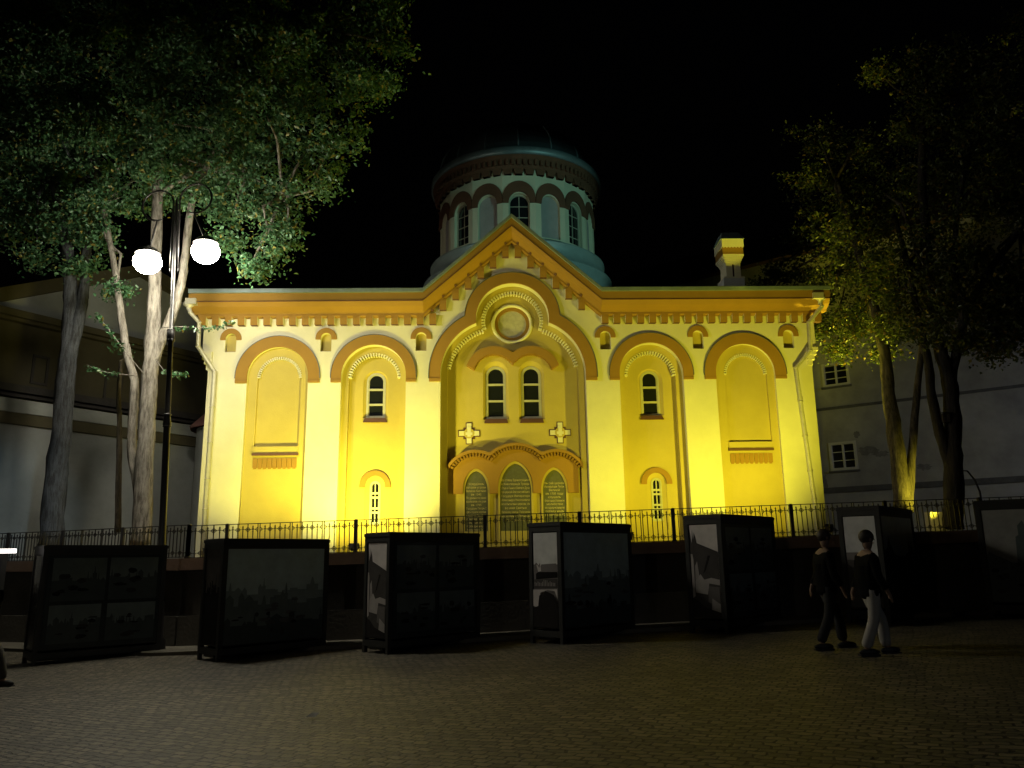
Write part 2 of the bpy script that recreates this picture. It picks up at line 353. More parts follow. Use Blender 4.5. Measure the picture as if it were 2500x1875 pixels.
def window(cx,hw,z0,ztop,y,bars,vbar=False,name='window',fr=.05,parent=None,sill=True,sillh=.12,sw=.07,sf=0,spl=None):
    zs=ztop-hw
    mb=MB();mb.prism([arch(cx,hw,zs,z0,20),arch(cx,hw-fr,zs,z0+fr,20)],y-.05,y)
    mb.prism([arch(cx,hw-fr+.001,zs,z0+fr,20),arch(cx,hw-fr-.025,zs,z0+fr+.03,20)],y-.025,y-.002)
    for z in bars: mb.box(cx-hw+fr,cx+hw-fr,y-.045,y-.004,z-.028,z+.028)
    if vbar: mb.box(cx-.014,cx+.014,y-.042,y-.0045,z0+fr,ztop-fr)
    w=cp(mb,name,WFRAME)
    if spl:
        a=arch(cx,spl[0]+.004,spl[1],spl[2]-.004,20);b2=arch(cx,hw-.005,zs,z0+.005,20);n=len(a);q=MB()
        q.add([(p[0],sf+.012,p[1]) for p in a]+[(p[0],y-.03,p[1]) for p in b2],[(i,(i+1)%n,n+(i+1)%n,n+i) for i in range(n)]);q.build('splay',OCHRE,w)
    pb=MB();pb.prism([arch(cx,hw-fr+.01,zs,z0+fr-.01,20)],y-.001,y+.01);pb.build('pane',GLASS,w)
    if sill:
        sb=MB();sb.add([(cx-hw-sw,sf-.06,z0-sillh),(cx+hw+sw,sf-.06,z0-sillh),(cx+hw+sw*.3,sf-.03,z0),(cx-hw-sw*.3,sf-.03,z0),(cx-hw-sw,y-.001,z0-sillh),(cx+hw+sw,y-.001,z0-sillh),(cx+hw+sw*.3,y-.001,z0),(cx-hw-sw*.3,y-.001,z0)],[(0,1,2,3),(0,4,5,1),(0,3,7,4),(1,5,6,2),(3,2,6,7)]);sb.build('sill',REDBR,w)
    return w
for cx,k in A2:
    s=1.0
    mb=MB()
    mb.prism([arch(cx,1.0,6.70,ZB),arch(cx,.735,6.68,ZB+.02)],FY+.20,FY+.40)
    sc=1.02
    wc=cx*1.0+(-.0)
    sp=arch(cx+.02,.36,6.58,5.56,20)
    hood_sp=arch(cx+.06,.28,3.62,2.3,16)
    mb.prism([arch(cx,.95,6.70,ZB),sp,hood_sp],FY+.38,FY+.60)
    mb.prism([rect(cx-.8,cx+.8,ZB+.1,7.1)],FY+.52,FY+.66)
    dentils(mb,cx,6.68,.75,.655,FY+.185,FY+.36,28,1)
    cp(mb,'recessed_bay',[OCHRE,CREAM])
    mb=MB();hx=cx+.06
    mb.prism([[(hx-.44,3.58)]+[(hx-.28,3.58)]+[(hx-.28*math.cos(PI*i/16),3.62+.28*math.sin(PI*i/16)) for i in range(17)]+[(hx+.28,3.58),(hx+.44,3.58)]+[(hx+.44*math.cos(PI*i/20),3.60+.45*math.sin(PI*i/20)) for i in range(21)]],FY+.325,FY+.385)
    cp(mb,'small_window_hood',TERRA)
    window(cx+.02,.275,5.55,6.90,FY+.50,[6.40,5.96],fr=.055,sf=FY+.38,spl=(.36,6.58,5.56))
    window(cx+.06,.15,2.55,3.76,FY+.47,[3.42,3.30,3.0,2.88],True,name='slit_window',fr=.035,sill=False,sf=FY+.38,spl=(.28,3.62,2.3))
# central bay
mb=MB()
mb.prism([trefoil(.20,ZB),trefoil(.50,ZB+.03)],FY+.29,FY+.50)
pan=[trefoil(.42,ZB),circ(.04,8.37,.53)]
WX=[(-.46,7.13),(.575,7.13)]
for x,t in WX: pan.append(arch(x,.37,6.86,5.50,20))
mb.prism(pan,FY+.50,FY+.75)
cp(mb,'central_recess',OCHRE)
mb=MB()
def offs(path,ds=.115):
    P=[Vector((p[0],p[1])) for p in path];out=[];acc=0
    for a,b_ in zip(P[:-1],P[1:]):
        L=(b_-a).length;t=ds-acc
        while t<=L:
            q=a+(b_-a)*(t/L);out.append((q,(b_-a).normalized()));t+=ds
        acc=(acc+L)%ds if t>L else 0
        acc=L-(t-ds)
    return out
tp=[p for p in trefoil(.50,6.9) if p[1]>6.9][:]
for q,d in offs(tp,.088):
    if q.y<6.95: continue
    n=Vector((-d.y,d.x))   # inward or outward; use both sides small
    a=q-d*.022+n*.08;b_=q+d*.022+n*.08;c=q+d*.022-n*.03;e=q-d*.022-n*.03
    mb.prism([[(a.x,a.y),(b_.x,b_.y),(c.x,c.y),(e.x,e.y)]],FY+.27,FY+.42)
cp(mb,'dentil_trim',CREAM)
mb=MB()
to=trefoil(0,6.62);ti=trefoil(.32,6.62)
n=len(to)
mb.prism([[*to[:-0 or None]] and to[::-1]+ti],FY-.09,FY+.002) if False else None
ring=[*to[::-1]]+[*ti]
# open band polygon: outer clockwise then inner back
mb.prism([ring],FY-.055,FY+.002)
for sx in(-1,1):
    a=.04+sx*2.08;c=.04+sx*2.40;mb.box(min(a,c),max(a,c),FY-.07,FY+.001,6.53,6.62)
cp(mb,'arch_hood',TERRA)
mb=MB();ring=[*trefoil(-.02,6.62)[::-1]]+[*trefoil(0,6.62)];mb.prism([ring],FY-.075,FY-.003);cp(mb,'hood_flashing',mat('dark_zinc',(.12,.14,.15),.55,.3,3,metal=.3))
# medallion
md=MB()
def torus(mb,c,Rr,r,n=48,m=10,sy=1):
    V=[];F=[]
    for i in range(n):
        a=2*PI*i/n
        for j in range(m):
            t=2*PI*j/m;q=Rr+r*math.cos(t);V.append((c[0]+q*math.cos(a),c[1]+sy*r*math.sin(t),c[2]+q*math.sin(a)))
    for i in range(n):
        for j in range(m): F.append((i*m+j,((i+1)%n)*m+j,((i+1)%n)*m+(j+1)%m,i*m+(j+1)%m))
    mb.add(V,F,0,True)
torus(md,(.04,FY+.50,8.37),.565,.052)
me=cp(md,'medallion',CREAM)
mb=MB();mb.prism([circ(.04,8.37,.535),circ(.04,8.37,.42)],FY+.53,FY+.575);mb.build('medallion_reveal',TERRA,me)
mb=MB();mb.prism([circ(.04,8.37,.50)],FY+.58,FY+.62);mb.build('medallion_disc',DISC,me)
for x,t in WX: window(x,.295,5.52,7.10,FY+.64,[6.55,6.06],fr=.055,sillh=.13,sw=.05,sf=FY+.50,spl=(.37,6.86,5.50))
# paired window hood
def multiarc(cs,R_,za,foots,n=16):
    """upper envelope of circles"""
    x0,x1=foots;pts=[]
    N=60
    for i in range(N+1):
        x=x0+(x1-x0)*i/N;z=-1e9
        for (cx,cz,r) in cs:
            if abs(x-cx)<r: z=max(z,cz+math.sqrt(r*r-(x-cx)**2))
        if z>-1e8: pts.append((x,z))
    return pts
up=multiarc([(-.50,6.79,.85),(.58,6.79,.85)],0,0,(-1.30,1.38));lo=multiarc([(-.50,6.79,.62),(.58,6.79,.62)],0,0,(-1.1,1.18))
lo=[p for p in lo if p[1]>6.83];up=[p for p in up if p[1]>6.98]
mb=MB();mb.prism([lo[::1]+up[::-1]],FY+.30,FY+.502)
dentils(mb,-.50,6.79,.70,.60,FY+.31,FY+.50,18,0,R(40),R(165));dentils(mb,.58,6.79,.70,.60,FY+.31,FY+.50,18,0,R(15),R(140))
cp(mb,'paired_window_hood',TERRA)
# stepped shafts are the trefoil steps; crosses
for cx in(-1.24,1.38):
    cz=5.10;mb=MB();w=.095;L=.315
    cross=lambda L,w:[(cx-w,cz-L),(cx+w,cz-L),(cx+w,cz-w),(cx+L,cz-w),(cx+L,cz+w),(cx+w,cz+w),(cx+w,cz+L),(cx-w,cz+L),(cx-w,cz+w),(cx-L,cz+w),(cx-L,cz-w),(cx-w,cz-w)]
    mb.prism([cross(L,w)],FY+.478,FY+.5015);mb.prism([rect(cx-.165,cx+.165,cz-.165,cz+.165)],FY+.482,FY+.5012)
    c=cp(mb,'wall_cross',REDBR)
    mb=MB();mb.prism([cross(L-.025,w-.025)],FY+.462,FY+.477)
    for a in range(4):
        pass
    mb.prism([rect(cx-.05,cx+.05,cz-.10,cz+.20)],FY+.447,FY+.4545);mb.prism([rect(cx-.10,cx+.10,cz-.05,cz+.03)],FY+.444,FY+.4465)
    mb.build('cross_inlay',CREAM,c)
    mb=MB();mb.prism([circ(cx,cz,.15)],FY+.455,FY+.461);mb.build('cross_roundel',OCHRE,c)
# triple hood above the plaques
PX=[(-1.04,.325,4.03),(.07,.44,4.23),(1.17,.325,4.04)]
def ogive(cx,hw,zs,ztop,z0,n=14):
    # pointed-round head
    p=[(cx-hw,z0),(cx+hw,z0)]
    for i in range(n+1):
        t=i/n*PI/2;p.append((cx+hw*math.cos(t),zs+(ztop-zs)*(.86*math.sin(t)+.14*t/(PI/2))))
    for i in range(n-1,-1,-1):
        t=i/n*PI/2;p.append((cx-hw*math.cos(t),zs+(ztop-zs)*(.86*math.sin(t)+.14*t/(PI/2))))
    return p
body_up=multiarc([(-1.06,3.64,.87),(.08,3.64,1.06),(1.22,3.64,.87)],0,0,(-1.68,1.86))
zf=3.37
body=[(-1.68,zf)]
for (cx,hw,tp_),(zs_) in zip(PX,(3.45,3.5,3.45)):
    o_=ogive(cx,hw+.055,zs_,tp_+.05,zf,12)
    # from left foot going up over to right foot
    left=[p for p in o_[2:]][::-1]
    body+=[(cx-hw-.055,zf)]+left+[(cx+hw+.055,zf)]
body+=[(1.86,zf)]+body_up[::-1]
mb=MB();mb.prism([body],FY+.36,FY+.502)
th=cp(mb,'triple_hood',TERRA)
cu=multiarc([(-1.06,3.67,.92),(.08,3.67,1.11),(1.22,3.67,.92)],0,0,(-1.82,1.99));cl=multiarc([(-1.06,3.67,.84),(.08,3.67,1.03),(1.22,3.67,.84)],0,0,(-1.80,1.97))
cu=[p for p in cu if p[1]>4.07];cl=[p for p in cl if p[1]>4.02]
mb=MB();mb.prism([cl+cu[::-1]],FY+.20,FY+.499)
dentils(mb,-1.06,3.67,.845,.74,FY+.25,FY+.362,15,0,R(52),R(150));dentils(mb,.08,3.67,1.035,.93,FY+.25,FY+.362,17,0,R(48),R(132));dentils(mb,1.22,3.67,.845,.74,FY+.25,FY+.362,15,0,R(30),R(128))
mb.build('hood_cornice',TERRA,th)
TXT=[["Усердіемъ","сей храмъ устроенъ","Великою Княгинею","въ 1345","По древности своей","возобновленъ изъ руинъ","въ 1705","Государь Петръ І","здѣсь слушалъ молебенъ","и крестилъ Ганнибала","предка поэта","въ память","победы надъ","Карломъ ХІІ"],
["Во славу Единосущныя","и Животворящія Троицы","Отца и Сына и Святаго Духа","при державѣ Благочестивѣйшаго","Государя Императора","Александра Николаевича","возобновлена церковь сія","во имя Святыя","Великомученицы Параскевы","нареченныя Пятницы","на мѣстѣ древняго храма"],
["Въ сей церкви","Императоръ Петръ","Великій","въ 1705 году","слушалъ","благодарственное","молебствіе","за одержанную","победу надъ","войсками Карла ХІІ"]]
for (cx,hw,tp_),tx_ in zip(PX,TXT):
    mb=MB();mb.prism([ogive(cx,hw+.055,3.45,tp_+.05,2.02),ogive(cx,hw,3.42,tp_-.02,2.33)],FY+.41,FY+.4995)
    fr_=cp(mb,'plaque',CREAM if False else OCHRE)
    mb=MB();mb.prism([ogive(cx,hw+.01,3.42,tp_-.01,2.32)],FY+.455,FY+.4985);mb.build('granite_slab',PLAQUE,fr_)
    tb=MB();z=3.62 if cx!=.07 else 3.72
    for ln in tx_:
        cu_=bpy.data.curves.new('t','FONT');cu_.body=ln;cu_.size=.085;cu_.align_x='CENTER';cu_.extrude=.003;cu_.resolution_u=2
        to_=bpy.data.objects.new('t',cu_);me_=to_.to_mesh()
        xs_=[v.co.x for v in me_.vertices]
        w_=max(xs_)-min(xs_);s_=min(1.0,(hw*2-.09)/w_)
        tb.add([(cx+v.co.x*s_,FY+.4515-v.co.z,z+v.co.y) for v in me_.vertices],[tuple(p.vertices) for p in me_.polygons])
        to_.to_mesh_clear();bpy.data.objects.remove(to_);bpy.data.curves.remove(cu_)
        z-=.098 if cx!=.07 else .112
    tb.build('inscription',GOLD,fr_)
# low ledge below plaques
mb=MB();mb.box(-1.75,1.85,FY+.44,FY+.5,1.6,2.02);cp(mb,'plaque_plinth',OCHRE)
# cornice swept along eaves and gable
path=[(-9.12,0),(-2.52,0),(.04,2.27),(2.60,0),(9.20,0)]
def sweep(prof,name,mt,ends=True,p=path,closed=True):
    """prof: list of (y,z)"""
    mb=MB();n=len(prof);V=[];F=[]
    for (x,dz) in p:
        for y,z in prof: V.append((x,y,z+dz))
    for i in range(len(p)-1):
        for j in range(n if closed else n-1):
            F.append((i*n+j,i*n+(j+1)%n,(i+1)*n+(j+1)%n,(i+1)*n+j))
    F=[q[::-1] for q in F]
    if closed: F.append(tuple(range(n)));F.append(tuple((len(p)-1)*n+i for i in range(n))[::-1])
    mb.add(V,F);return cp(mb,name,mt)
Y0=FY-.52
sweep([(Y0,8.80),(Y0,9.02),(FY+.02,9.02),(FY+.02,8.5),(FY-.16,8.5),(FY-.20,8.55),(Y0+.12,8.66),(Y0+.05,8.745),(Y0+.02,8.79)],'cornice',TERRA)
sweep([(Y0-.06,9.023),(Y0-.06,9.13),(Y0-.02,9.155),(FY+.4,9.155+.10),(FY+.4,9.023)],'eaves_flashing',METAL)
sweep([(Y0-.012,8.775),(Y0-.012,8.79),(Y0+.02,8.792),(Y0+.02,8.774)],'shadow_bead',REDBR)
# corbels
def corbel(w=.195,h=.31,t=.17):
    mb=MB()
    # side profile in (y,z), top at z=0 below cornice
    P=[(-.17,0),(-.17,-h*.45),(-t*.88,-h),(0,-h),(0,0)]
    V=[(-w/2,y,z) for y,z in P]+[(w/2,y,z) for y,z in P]
    mb.add(V,[(0,1,2,3,4)][::1],1);mb.f[-1]=tuple(reversed(mb.f[-1]))
    mb.f.append((5,6,7,8,9));mb.mi.append(1);mb.sm.append(False)
    mb.add([V[i] for i in(0,5,6,1)],[(0,3,2,1)],0);mb.add([V[i] for i in(1,6,7,2)],[(0,3,2,1)],0);mb.add([V[i] for i in(2,7,8,3)],[(0,3,2,1)],2)
    # little inverted pyramid above the corbel
    mb.add([(-.065,-.175,.10),(.065,-.175,.10),(0,-.172,.03),(0,-.27,.10)],[(0,2,3),(1,3,2),(0,3,1)],2)
    return mb
cbo=corbel().build('corbel',[TERRA,CREAM,REDBR]);cbm=cbo.data;bpy.data.objects.remove(cbo)
def addc(x,z):
    o=bpy.data.objects.new('corbel',cbm);COL.objects.link(o);o.parent=ch;o.location=Vector((x,FY-.0015,z))-Vector(ch.location)
for i in range(19): addc(-8.82+i*.3645,8.503)
for i in range(19): addc(2.72+i*.3455,8.503)
for i in range(1,7):
    addc(.04-i*.365+.18,8.503+2.27-(i*.365-.18)*.887-.06);addc(.04+i*.365-.18,8.503+2.27-(i*.365-.18)*.887-.06)
# soffit course the corbels hang from
sweep([(FY-.172,8.505),(FY-.172,8.45),(FY-.14,8.42),(FY+.0,8.42),(FY+.0,8.505)],'corbel_course',TERRA,p=[(-8.95,0),(-2.52,0),(.04,2.27),(2.60,0),(9.02,0)])
# corner imposts
for s in(-1,1):
    mb=MB();e=-HALF if s<0 else HALF+.04
    z=7.44;mb.box(min(e,e+s*.2),max(e,e+s*.2),FY-.001,FY+13,z,8.6)
    for k,(h,w) in enumerate(((.10,.22),(.12,.165),(.14,.11),(.16,.055))): mb.box(min(e-s*.10,e+s*w),max(e-s*.10,e+s*w),FY-.10+.024*k,FY+13.01,z-h,z);z-=h
    cp(mb,'corner_impost',CREAM)
# roof: hipped main roof and cross gable
mb=MB()
x0,x1,ya,yb,ze,zr=-9.1,9.18,FY+.29,FY+13.4,9.25,11.6
mb.add([(x0,ya,ze),(x1,ya,ze),(x1,yb,ze),(x0,yb,ze),(x0+4.5,(ya+yb)/2,zr),(x1-4.5,(ya+yb)/2,zr)],[(0,1,5,4),(1,2,5),(2,3,4,5),(3,0,4)])
mb.add([(-2.55,ya+.02,9.2),(.04,ya+.02,11.48),(2.63,ya+.02,9.2),(-2.55,FY+7,9.2),(.04,FY+7,11.48),(2.63,FY+7,9.2)],[(0,1,4,3),(1,2,5,4)])
cp(mb,'roof',METAL)
# chimney
def shr(mb,k=.884): mb.v=[(6.66+(v[0]*k-6.62)*.88,22.12+(v[1]-25)*k,1.6+(v[2]-1.6)*k*1.012) for v in mb.v]
mb=MB();cy=25.0
mb.box(7.08,7.88,cy,cy+.75,9.9,10.58)
shr(mb);c_=cp(mb,'chimney',WHITEW)
mb=MB()
mb.box(7.10,7.90,cy-.02,cy+.77,10.58,10.63)
for a,b_ in((7.22,7.46),(7.54,7.78)): mb.box(a,b_,cy+.04,cy+.70,10.63,11.14)
mb.box(7.455,7.545,cy+.10,cy+.66,10.63,11.14,1);mb.box(7.455,7.545,cy+.045,cy+.70,11.10,11.139)
z=11.14
for k in range(4): e=.02+.035*k;mb.box(7.22-e,7.78+e,cy+.04-e,cy+.70+e,z,z+.065);z+=.065
shr(mb);mb.build('chimney_shaft',[CREAM,REDBR],c_)
mb=MB();mb.box(7.10,7.90,cy-.06,cy+.80,z,z+.26)
for k in range(7): a=7.10+.8*k/7;mb.box(a+.02,a+.095,cy-.085,cy-.06,z,z+.05)
shr(mb);mb.build('chimney_band',TERRA,c_)
mb=MB();mb.box(7.08,7.92,cy-.10,cy+.84,z+.26,z+.53);
for k in range(7): a=7.08+.84*k/7;mb.add([(a,cy-.102,z+.26),(a+.12,cy-.102,z+.26),(a+.06,cy-.102,z+.21)],[(0,1,2)])
shr(mb);mb.build('chimney_head',CREAM,c_)
mb=MB();mb.add([(7.04,cy-.14,z+.53),(7.96,cy-.14,z+.53),(7.96,cy+.88,z+.53),(7.04,cy+.88,z+.53),(7.18,cy+.1,z+.84),(7.82,cy+.1,z+.84),(7.82,cy+.66,z+.84),(7.18,cy+.66,z+.84)],[(0,1,5,4),(1,2,6,5),(2,3,7,6),(3,0,4,7),(4,5,6,7),(0,3,2,1)]);shr(mb);mb.build('chimney_cap',METAL,c_)
# downpipes
for s in(-1,1):
    P=[at(*p,FY-.42) for p in ([(468,757),(472,770),(489,790),(485,848),(521,906)] if s<0 else [(2009,730),(2013,742),(1985,778),(1991,848),(1958,888)])]
    P[4].y=FY-.12;P[3].y=FY-.25;P[2].y=FY-.3
    bot=at(507,1262,FY-.12) if s<0 else at(1998,1236,FY-.12)
    P+= [bot,bot+Vector((0,0,-1.2))]
    mb=MB();mb.tube(P,.062,12)
    for t in(.25,.5,.75,.95):
        q=P[4].lerp(P[5],t);mb.lathe([(.062,-.02),(.075,-.02),(.075,.02),(.062,.02)],q,16)
    for q in(P[1],P[2],P[3],P[4]): mb.lathe([(.062,-.015),(.07,-.015),(.07,.015),(.062,.015)],q,14)
    p_=cp(mb,'downpipe',PIPE)
    q=P[0];mb=MB();mb.lathe([(.06,-.08),(.07,0),(.15,.05),(.16,.12),(.12,.16),(.0,.16)],q,20);mb.build('funnel',PIPE,p_)
    mb=MB();mb.box(q.x-.25 if s>0 else q.x-.05,q.x+.05 if s>0 else q.x+.25,FY-.60,FY-.3,q.z+.05,q.z+.22);mb.build('gutter_outlet',PIPE,p_)
# drum
DC=Vector((.45,29.0,0));NB=16;DR=2.95;DBR=mat('shaded_terra_paint',(.17,.072,.035),.85,.3,2,.2,20)  # same terracotta, painted darker to imitate its shading under the teal light
dr_=empty('drum');dr_.parent=ch;dr_.location=-Vector(ch.location)
base=MB();base.lathe([(3.55,9.0),(3.55,11.55),(3.62,11.6),(3.62,11.68),(3.42,11.75),(3.32,12.30),(3.36,12.32),(3.36,12.40),(3.10,12.46),(2.97,12.62),(2.90,12.62)],DC,96)
base.build('drum_skirt',mat('pale_zinc_skirt',(.42,.50,.48),.5,.2,2.5,.1,6,metal=.2),dr_)
body=MB();orange=MB();blind=MB();wins=[]
def polar(a,r,z): return (DC.x+r*math.sin(a),DC.y-r*math.cos(a),z)
def curved(mb,poly,a0,r0,r1,mi=0):
    """poly in (s,z) local arc-length around angle a0 (planar facet), extruded radially"""
    t=MB();t.prism([poly] if isinstance(poly[0][0],(int,float)) else poly,-r0,-r1)
    rot=[]
    ca,sa=math.cos(a0),math.sin(a0)
    V=[(DC.x+x*ca+(-y)*sa,DC.y+x*sa-(-y)*ca,z) for x,y,z in t.v]
    mb.add(V,t.f,mi)
seg=2*PI/NB;hw_=DR*math.tan(seg/2)
for k in range(NB):
    a=k*seg
    # facet wall with opening
    outl=rect(-hw_,hw_,12.5,15.2);op=arch(0,.375,13.93,12.66,16)
    t=[outl,op];curved(body,t,a,DR,DR-.25)
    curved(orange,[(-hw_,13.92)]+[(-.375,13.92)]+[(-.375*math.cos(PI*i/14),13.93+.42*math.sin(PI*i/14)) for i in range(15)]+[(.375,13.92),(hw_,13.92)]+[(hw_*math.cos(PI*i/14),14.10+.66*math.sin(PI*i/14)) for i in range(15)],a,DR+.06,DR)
    if k%2==0:
        w=MB();t1=MB()
        curved(w,[arch(0,.37,13.93,12.66,16),arch(0,.32,13.93,12.7,16)],a,DR-.13,DR-.18)
        curved(w,rect(-.012,.012,12.7,14.24),a,DR-.14,DR-.17)
        for z in(13.0,13.42,13.84): curved(w,rect(-.32,.32,z-.012,z+.012),a,DR-.14,DR-.168)
        t1=MB();curved(t1,arch(0,.325,13.93,12.69,16),a,DR-.175,DR-.19)
        w.add(t1.v,t1.f,1)
        w.build('drum_window',[WFRAME,GLASS],dr_)
    else:
        blind=MB();curved(blind,rect(-.42,.42,12.6,14.4),a,DR-.14,DR-.2);blind.build('drum_niche',mat('grey_plaster',(.40,.36,.34),.85,.15,3,.2,20),dr_)
body.lathe([(DR-.25,12.5),(DR-.25,15.2)],DC,64)
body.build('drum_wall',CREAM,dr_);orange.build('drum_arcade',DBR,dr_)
cb=MB();NC=48
for k in range(NC):
    a=2*PI*k/NC
    curved(cb,rect(-.125,.125,14.98,15.22),a,DR+.14,DR-.05)
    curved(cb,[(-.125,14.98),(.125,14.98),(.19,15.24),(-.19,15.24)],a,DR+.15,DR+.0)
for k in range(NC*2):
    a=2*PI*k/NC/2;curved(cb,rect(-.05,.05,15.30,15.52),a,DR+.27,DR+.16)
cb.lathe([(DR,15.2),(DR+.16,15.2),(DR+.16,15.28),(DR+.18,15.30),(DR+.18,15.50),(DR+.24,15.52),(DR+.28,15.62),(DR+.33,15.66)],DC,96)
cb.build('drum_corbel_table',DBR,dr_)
rg=MB()
rg.lathe([(DR+.33,15.655),(DR+.40,15.66),(DR+.39,15.90),(DR+.33,15.98),(DR+.18,16.02)],DC,96);rg.build('dome_rim',mat('rim_zinc',(.24,.30,.31),.45,.3,3,metal=.3),dr_)
dm=MB()
NS=16;prof=[]
for i in range(13):
    t=i/12*PI/2;prof.append((3.14*math.cos(t)+.001,16.0+2.15*math.sin(t)))
dm.lathe([(DR+.22,16.0)]+prof,DC,NS,0,False)
dome=dm.build('dome',mat('dark_dome_sheet',(.09,.11,.12),.45,.35,1.2,.1,6,metal=.5),dr_)
rb=MB()
for k in range(NS):
    a=2*PI*k/NS
    rb.tube([(DC.x+(r_+.01)*math.cos(a),DC.y+(r_+.01)*math.sin(a),z) for r_,z in prof[:-1]],.03,5,sm=False)
rb.build('dome_seams',METAL,dr_)
# ------------------------------------------------------------------ exhibition kiosks
GREYS={}
def gm(v,t=(1,1,1)):
    k=(v,t)
    if k not in GREYS: GREYS[k]=mat('print_tone_%d'%len(GREYS),(min(.8,v*t[0]),min(.8,v*t[1]),min(.8,v*t[2])),.22,.25,3.5,spec=.4)
    return GREYS[k]
def poster(name,parent,O,U,W,H,polys,frame=0):
    """flat print: O lower-left corner, U unit along, W,H metres; polys: (tone, tint, [(u,v)..])"""
    N=Vector((U.y,-U.x,0));mb=MB();mats=[]
    for i,(v,t,pl) in enumerate(polys):
        mk=gm(v,t)
        if mk not in mats:mats.append(mk)
        off=.004+.0012*i
        tr=tessellate_polygon([[Vector((p[0],p[1],0)) for p in pl]])
        mb.add([O+U*(p[0]*W)+Vector((0,0,p[1]*H))+N*off for p in pl],[tuple(q) for q in tr],mats.index(mk))
    return mb.build(name,mats,parent)
def F01(): return [(0,0),(1,0),(1,1),(0,1)]
def skyline(seed,y0,amp,n=14,base=0):
    r=random.Random(seed);p=[(0,base)];x=0;
    pts=[]
    while x<1:
        w=r.uniform(.03,.13);h=y0+r.uniform(-amp,amp);x2=min(1,x+w);k=r.random()
        if k<.5: pts+=[(x,h),(x2,h)]
        elif k<.8: pts+=[(x,h),((x+x2)/2,h+amp*.8),(x2,h)]
        else: pts+=[(x,h),(x+.3*(x2-x),h),(x+.45*(x2-x),h+amp*1.6),(x+.55*(x2-x),h+amp*1.6),(x+.7*(x2-x),h),(x2,h)]
        x=x2
    return [(0,base)]+pts+[(1,base)]
def blobs(seed,n,x0,x1,z0,z1,sx,sz,tones):
    r=random.Random(seed);o=[]
    for i in range(n):
        cx=r.uniform(x0,x1);cz=r.uniform(z0,z1);w=r.uniform(.3,1)*sx;h=r.uniform(.3,1)*sz
        pl=[(min(1,max(0,cx+w*math.cos(2*PI*k/9)*r.uniform(.6,1))),min(1,max(0,cz+h*math.sin(2*PI*k/9)*r.uniform(.6,1)))) for k in range(9)]
        o.append((r.choice(tones),(1,1,1),pl))
    return o
PK=(1.75,1.62,1.55)
def art_street(seed):   # steep old-town lane, bright facade left, dark eaves
    return [(.46,PK,F01()),(.05,PK,[(.0,0),(1,0),(1,.70),(.25,.80),(.22,.86),(.16,.92),(.12,.84),(.1,.95),(.06,.8),(0,.97)]),
      (.30,PK,[(0,.20),(.09,.22),(.09,.62),(.06,.68),(0,.68)]),(.22,PK,[(.12,.35),(.30,.36),(.22,.60),(.14,.55)]),(.02,PK,[(.42,.46),(.52,.50),(.72,.66),(.62,.66)]),
      (.26,PK,[(.12,.26),(.55,.24),(.62,.36),(1,.34),(1,.40),(.7,.42),(.45,.40),(.32,.46),(.12,.38)]),(.10,PK,[(.55,.16),(.98,.10),(.98,.32),(.6,.33)]),
      (.24,PK,[(.66,.08),(.98,.02),(.98,.14),(.7,.2)]),(.02,PK,[(0,0),(1,0),(1,.05),(.45,.10),(.2,.17),(0,.2)])]
def art_square():
    p=[(.50,PK,F01()),(.13,PK,[(0,0),(1,0),(1,.66),(.95,.66),(.95,.67),(.33,.66),(.30,.64),(.27,.68),(.22,.65),(.12,.68),(.05,.66),(0,.66)]),(.38,PK,[(.12,.66),(.2,.58),(.32,.59),(.29,.66),(.25,.62),(.18,.65)]),
      (.012,PK,[(.1,.50),(1,.52),(1,.58),(.2,.58),(.1,.56)]),(.06,PK,[(0,.40),(1,.41),(1,.51),(0,.50)])]
    r=random.Random(4)
    for i in range(14): x=.05+i*.065;h=r.uniform(.03,.07);p.append((.32,PK,[(x,.43),(x+.02,.43),(x+.02,.43+h),(x,.43+h)]))
    p+=[(.36,PK,[(0,.22),(.2,.2),(.3,.36),(.6,.39),(.9,.38),(1,.30),(1,.40),(0,.39)]),(.015,PK,[(0,0),(1,0),(1,.26),(.92,.30),(.86,.34),(.7,.36),(.5,.38),(.42,.34),(.25,.33),(.2,.22),(0,.2)])]
    return p
def art_square_fix(): return art_square()
BL=(3.6,4.4,4.5)
def art_panorama(seed):
    return [(.16,BL,F01()),(.085,BL,skyline(seed,.55,.05)),(.05,BL,skyline(seed+1,.45,.06)),(.02,BL,skyline(seed+2,.22,.05))]+blobs(seed,12,.05,.95,.2,.45,.10,.035,[.13,.10,.15,.03])+blobs(seed+9,8,.3,.7,.08,.30,.05,.07,[.06,.09,.02])
def art_pair(seed):
    p=[(.012,BL,F01())]
    for (a,b_,c,d,s) in((.04,.50,.50,.97,0),(.53,.97,.50,.97,3),(.04,.48,.05,.46,6),(.53,.97,.05,.46,9)):
        T=lambda pl:[(a+(b_-a)*u,c+(d-c)*v) for u,v in pl]
        p+=[(.045,BL,T(F01())),(.02,BL,T(skyline(seed+s,.55,.10)))]+[(v,t,T(pl)) for v,t,pl in blobs(seed+s,7,.1,.9,.1,.75,.18,.09,[.03,.04,.012,.02])]
    return p
def art_towers(seed):
    return [(.14,BL,F01()),(.012,BL,[(0,0),(1,0),(1,.5),(.95,.62),(.9,.72),(.86,.6),(.82,.74),(.78,.6),(.72,.58),(.66,.55),(.4,.56),(.3,.60),(.22,.70),(.17,.78),(.12,.66),(0,.6)])]+blobs(seed,9,.1,.95,.05,.45,.12,.05,[.05,.09,.12,.03])
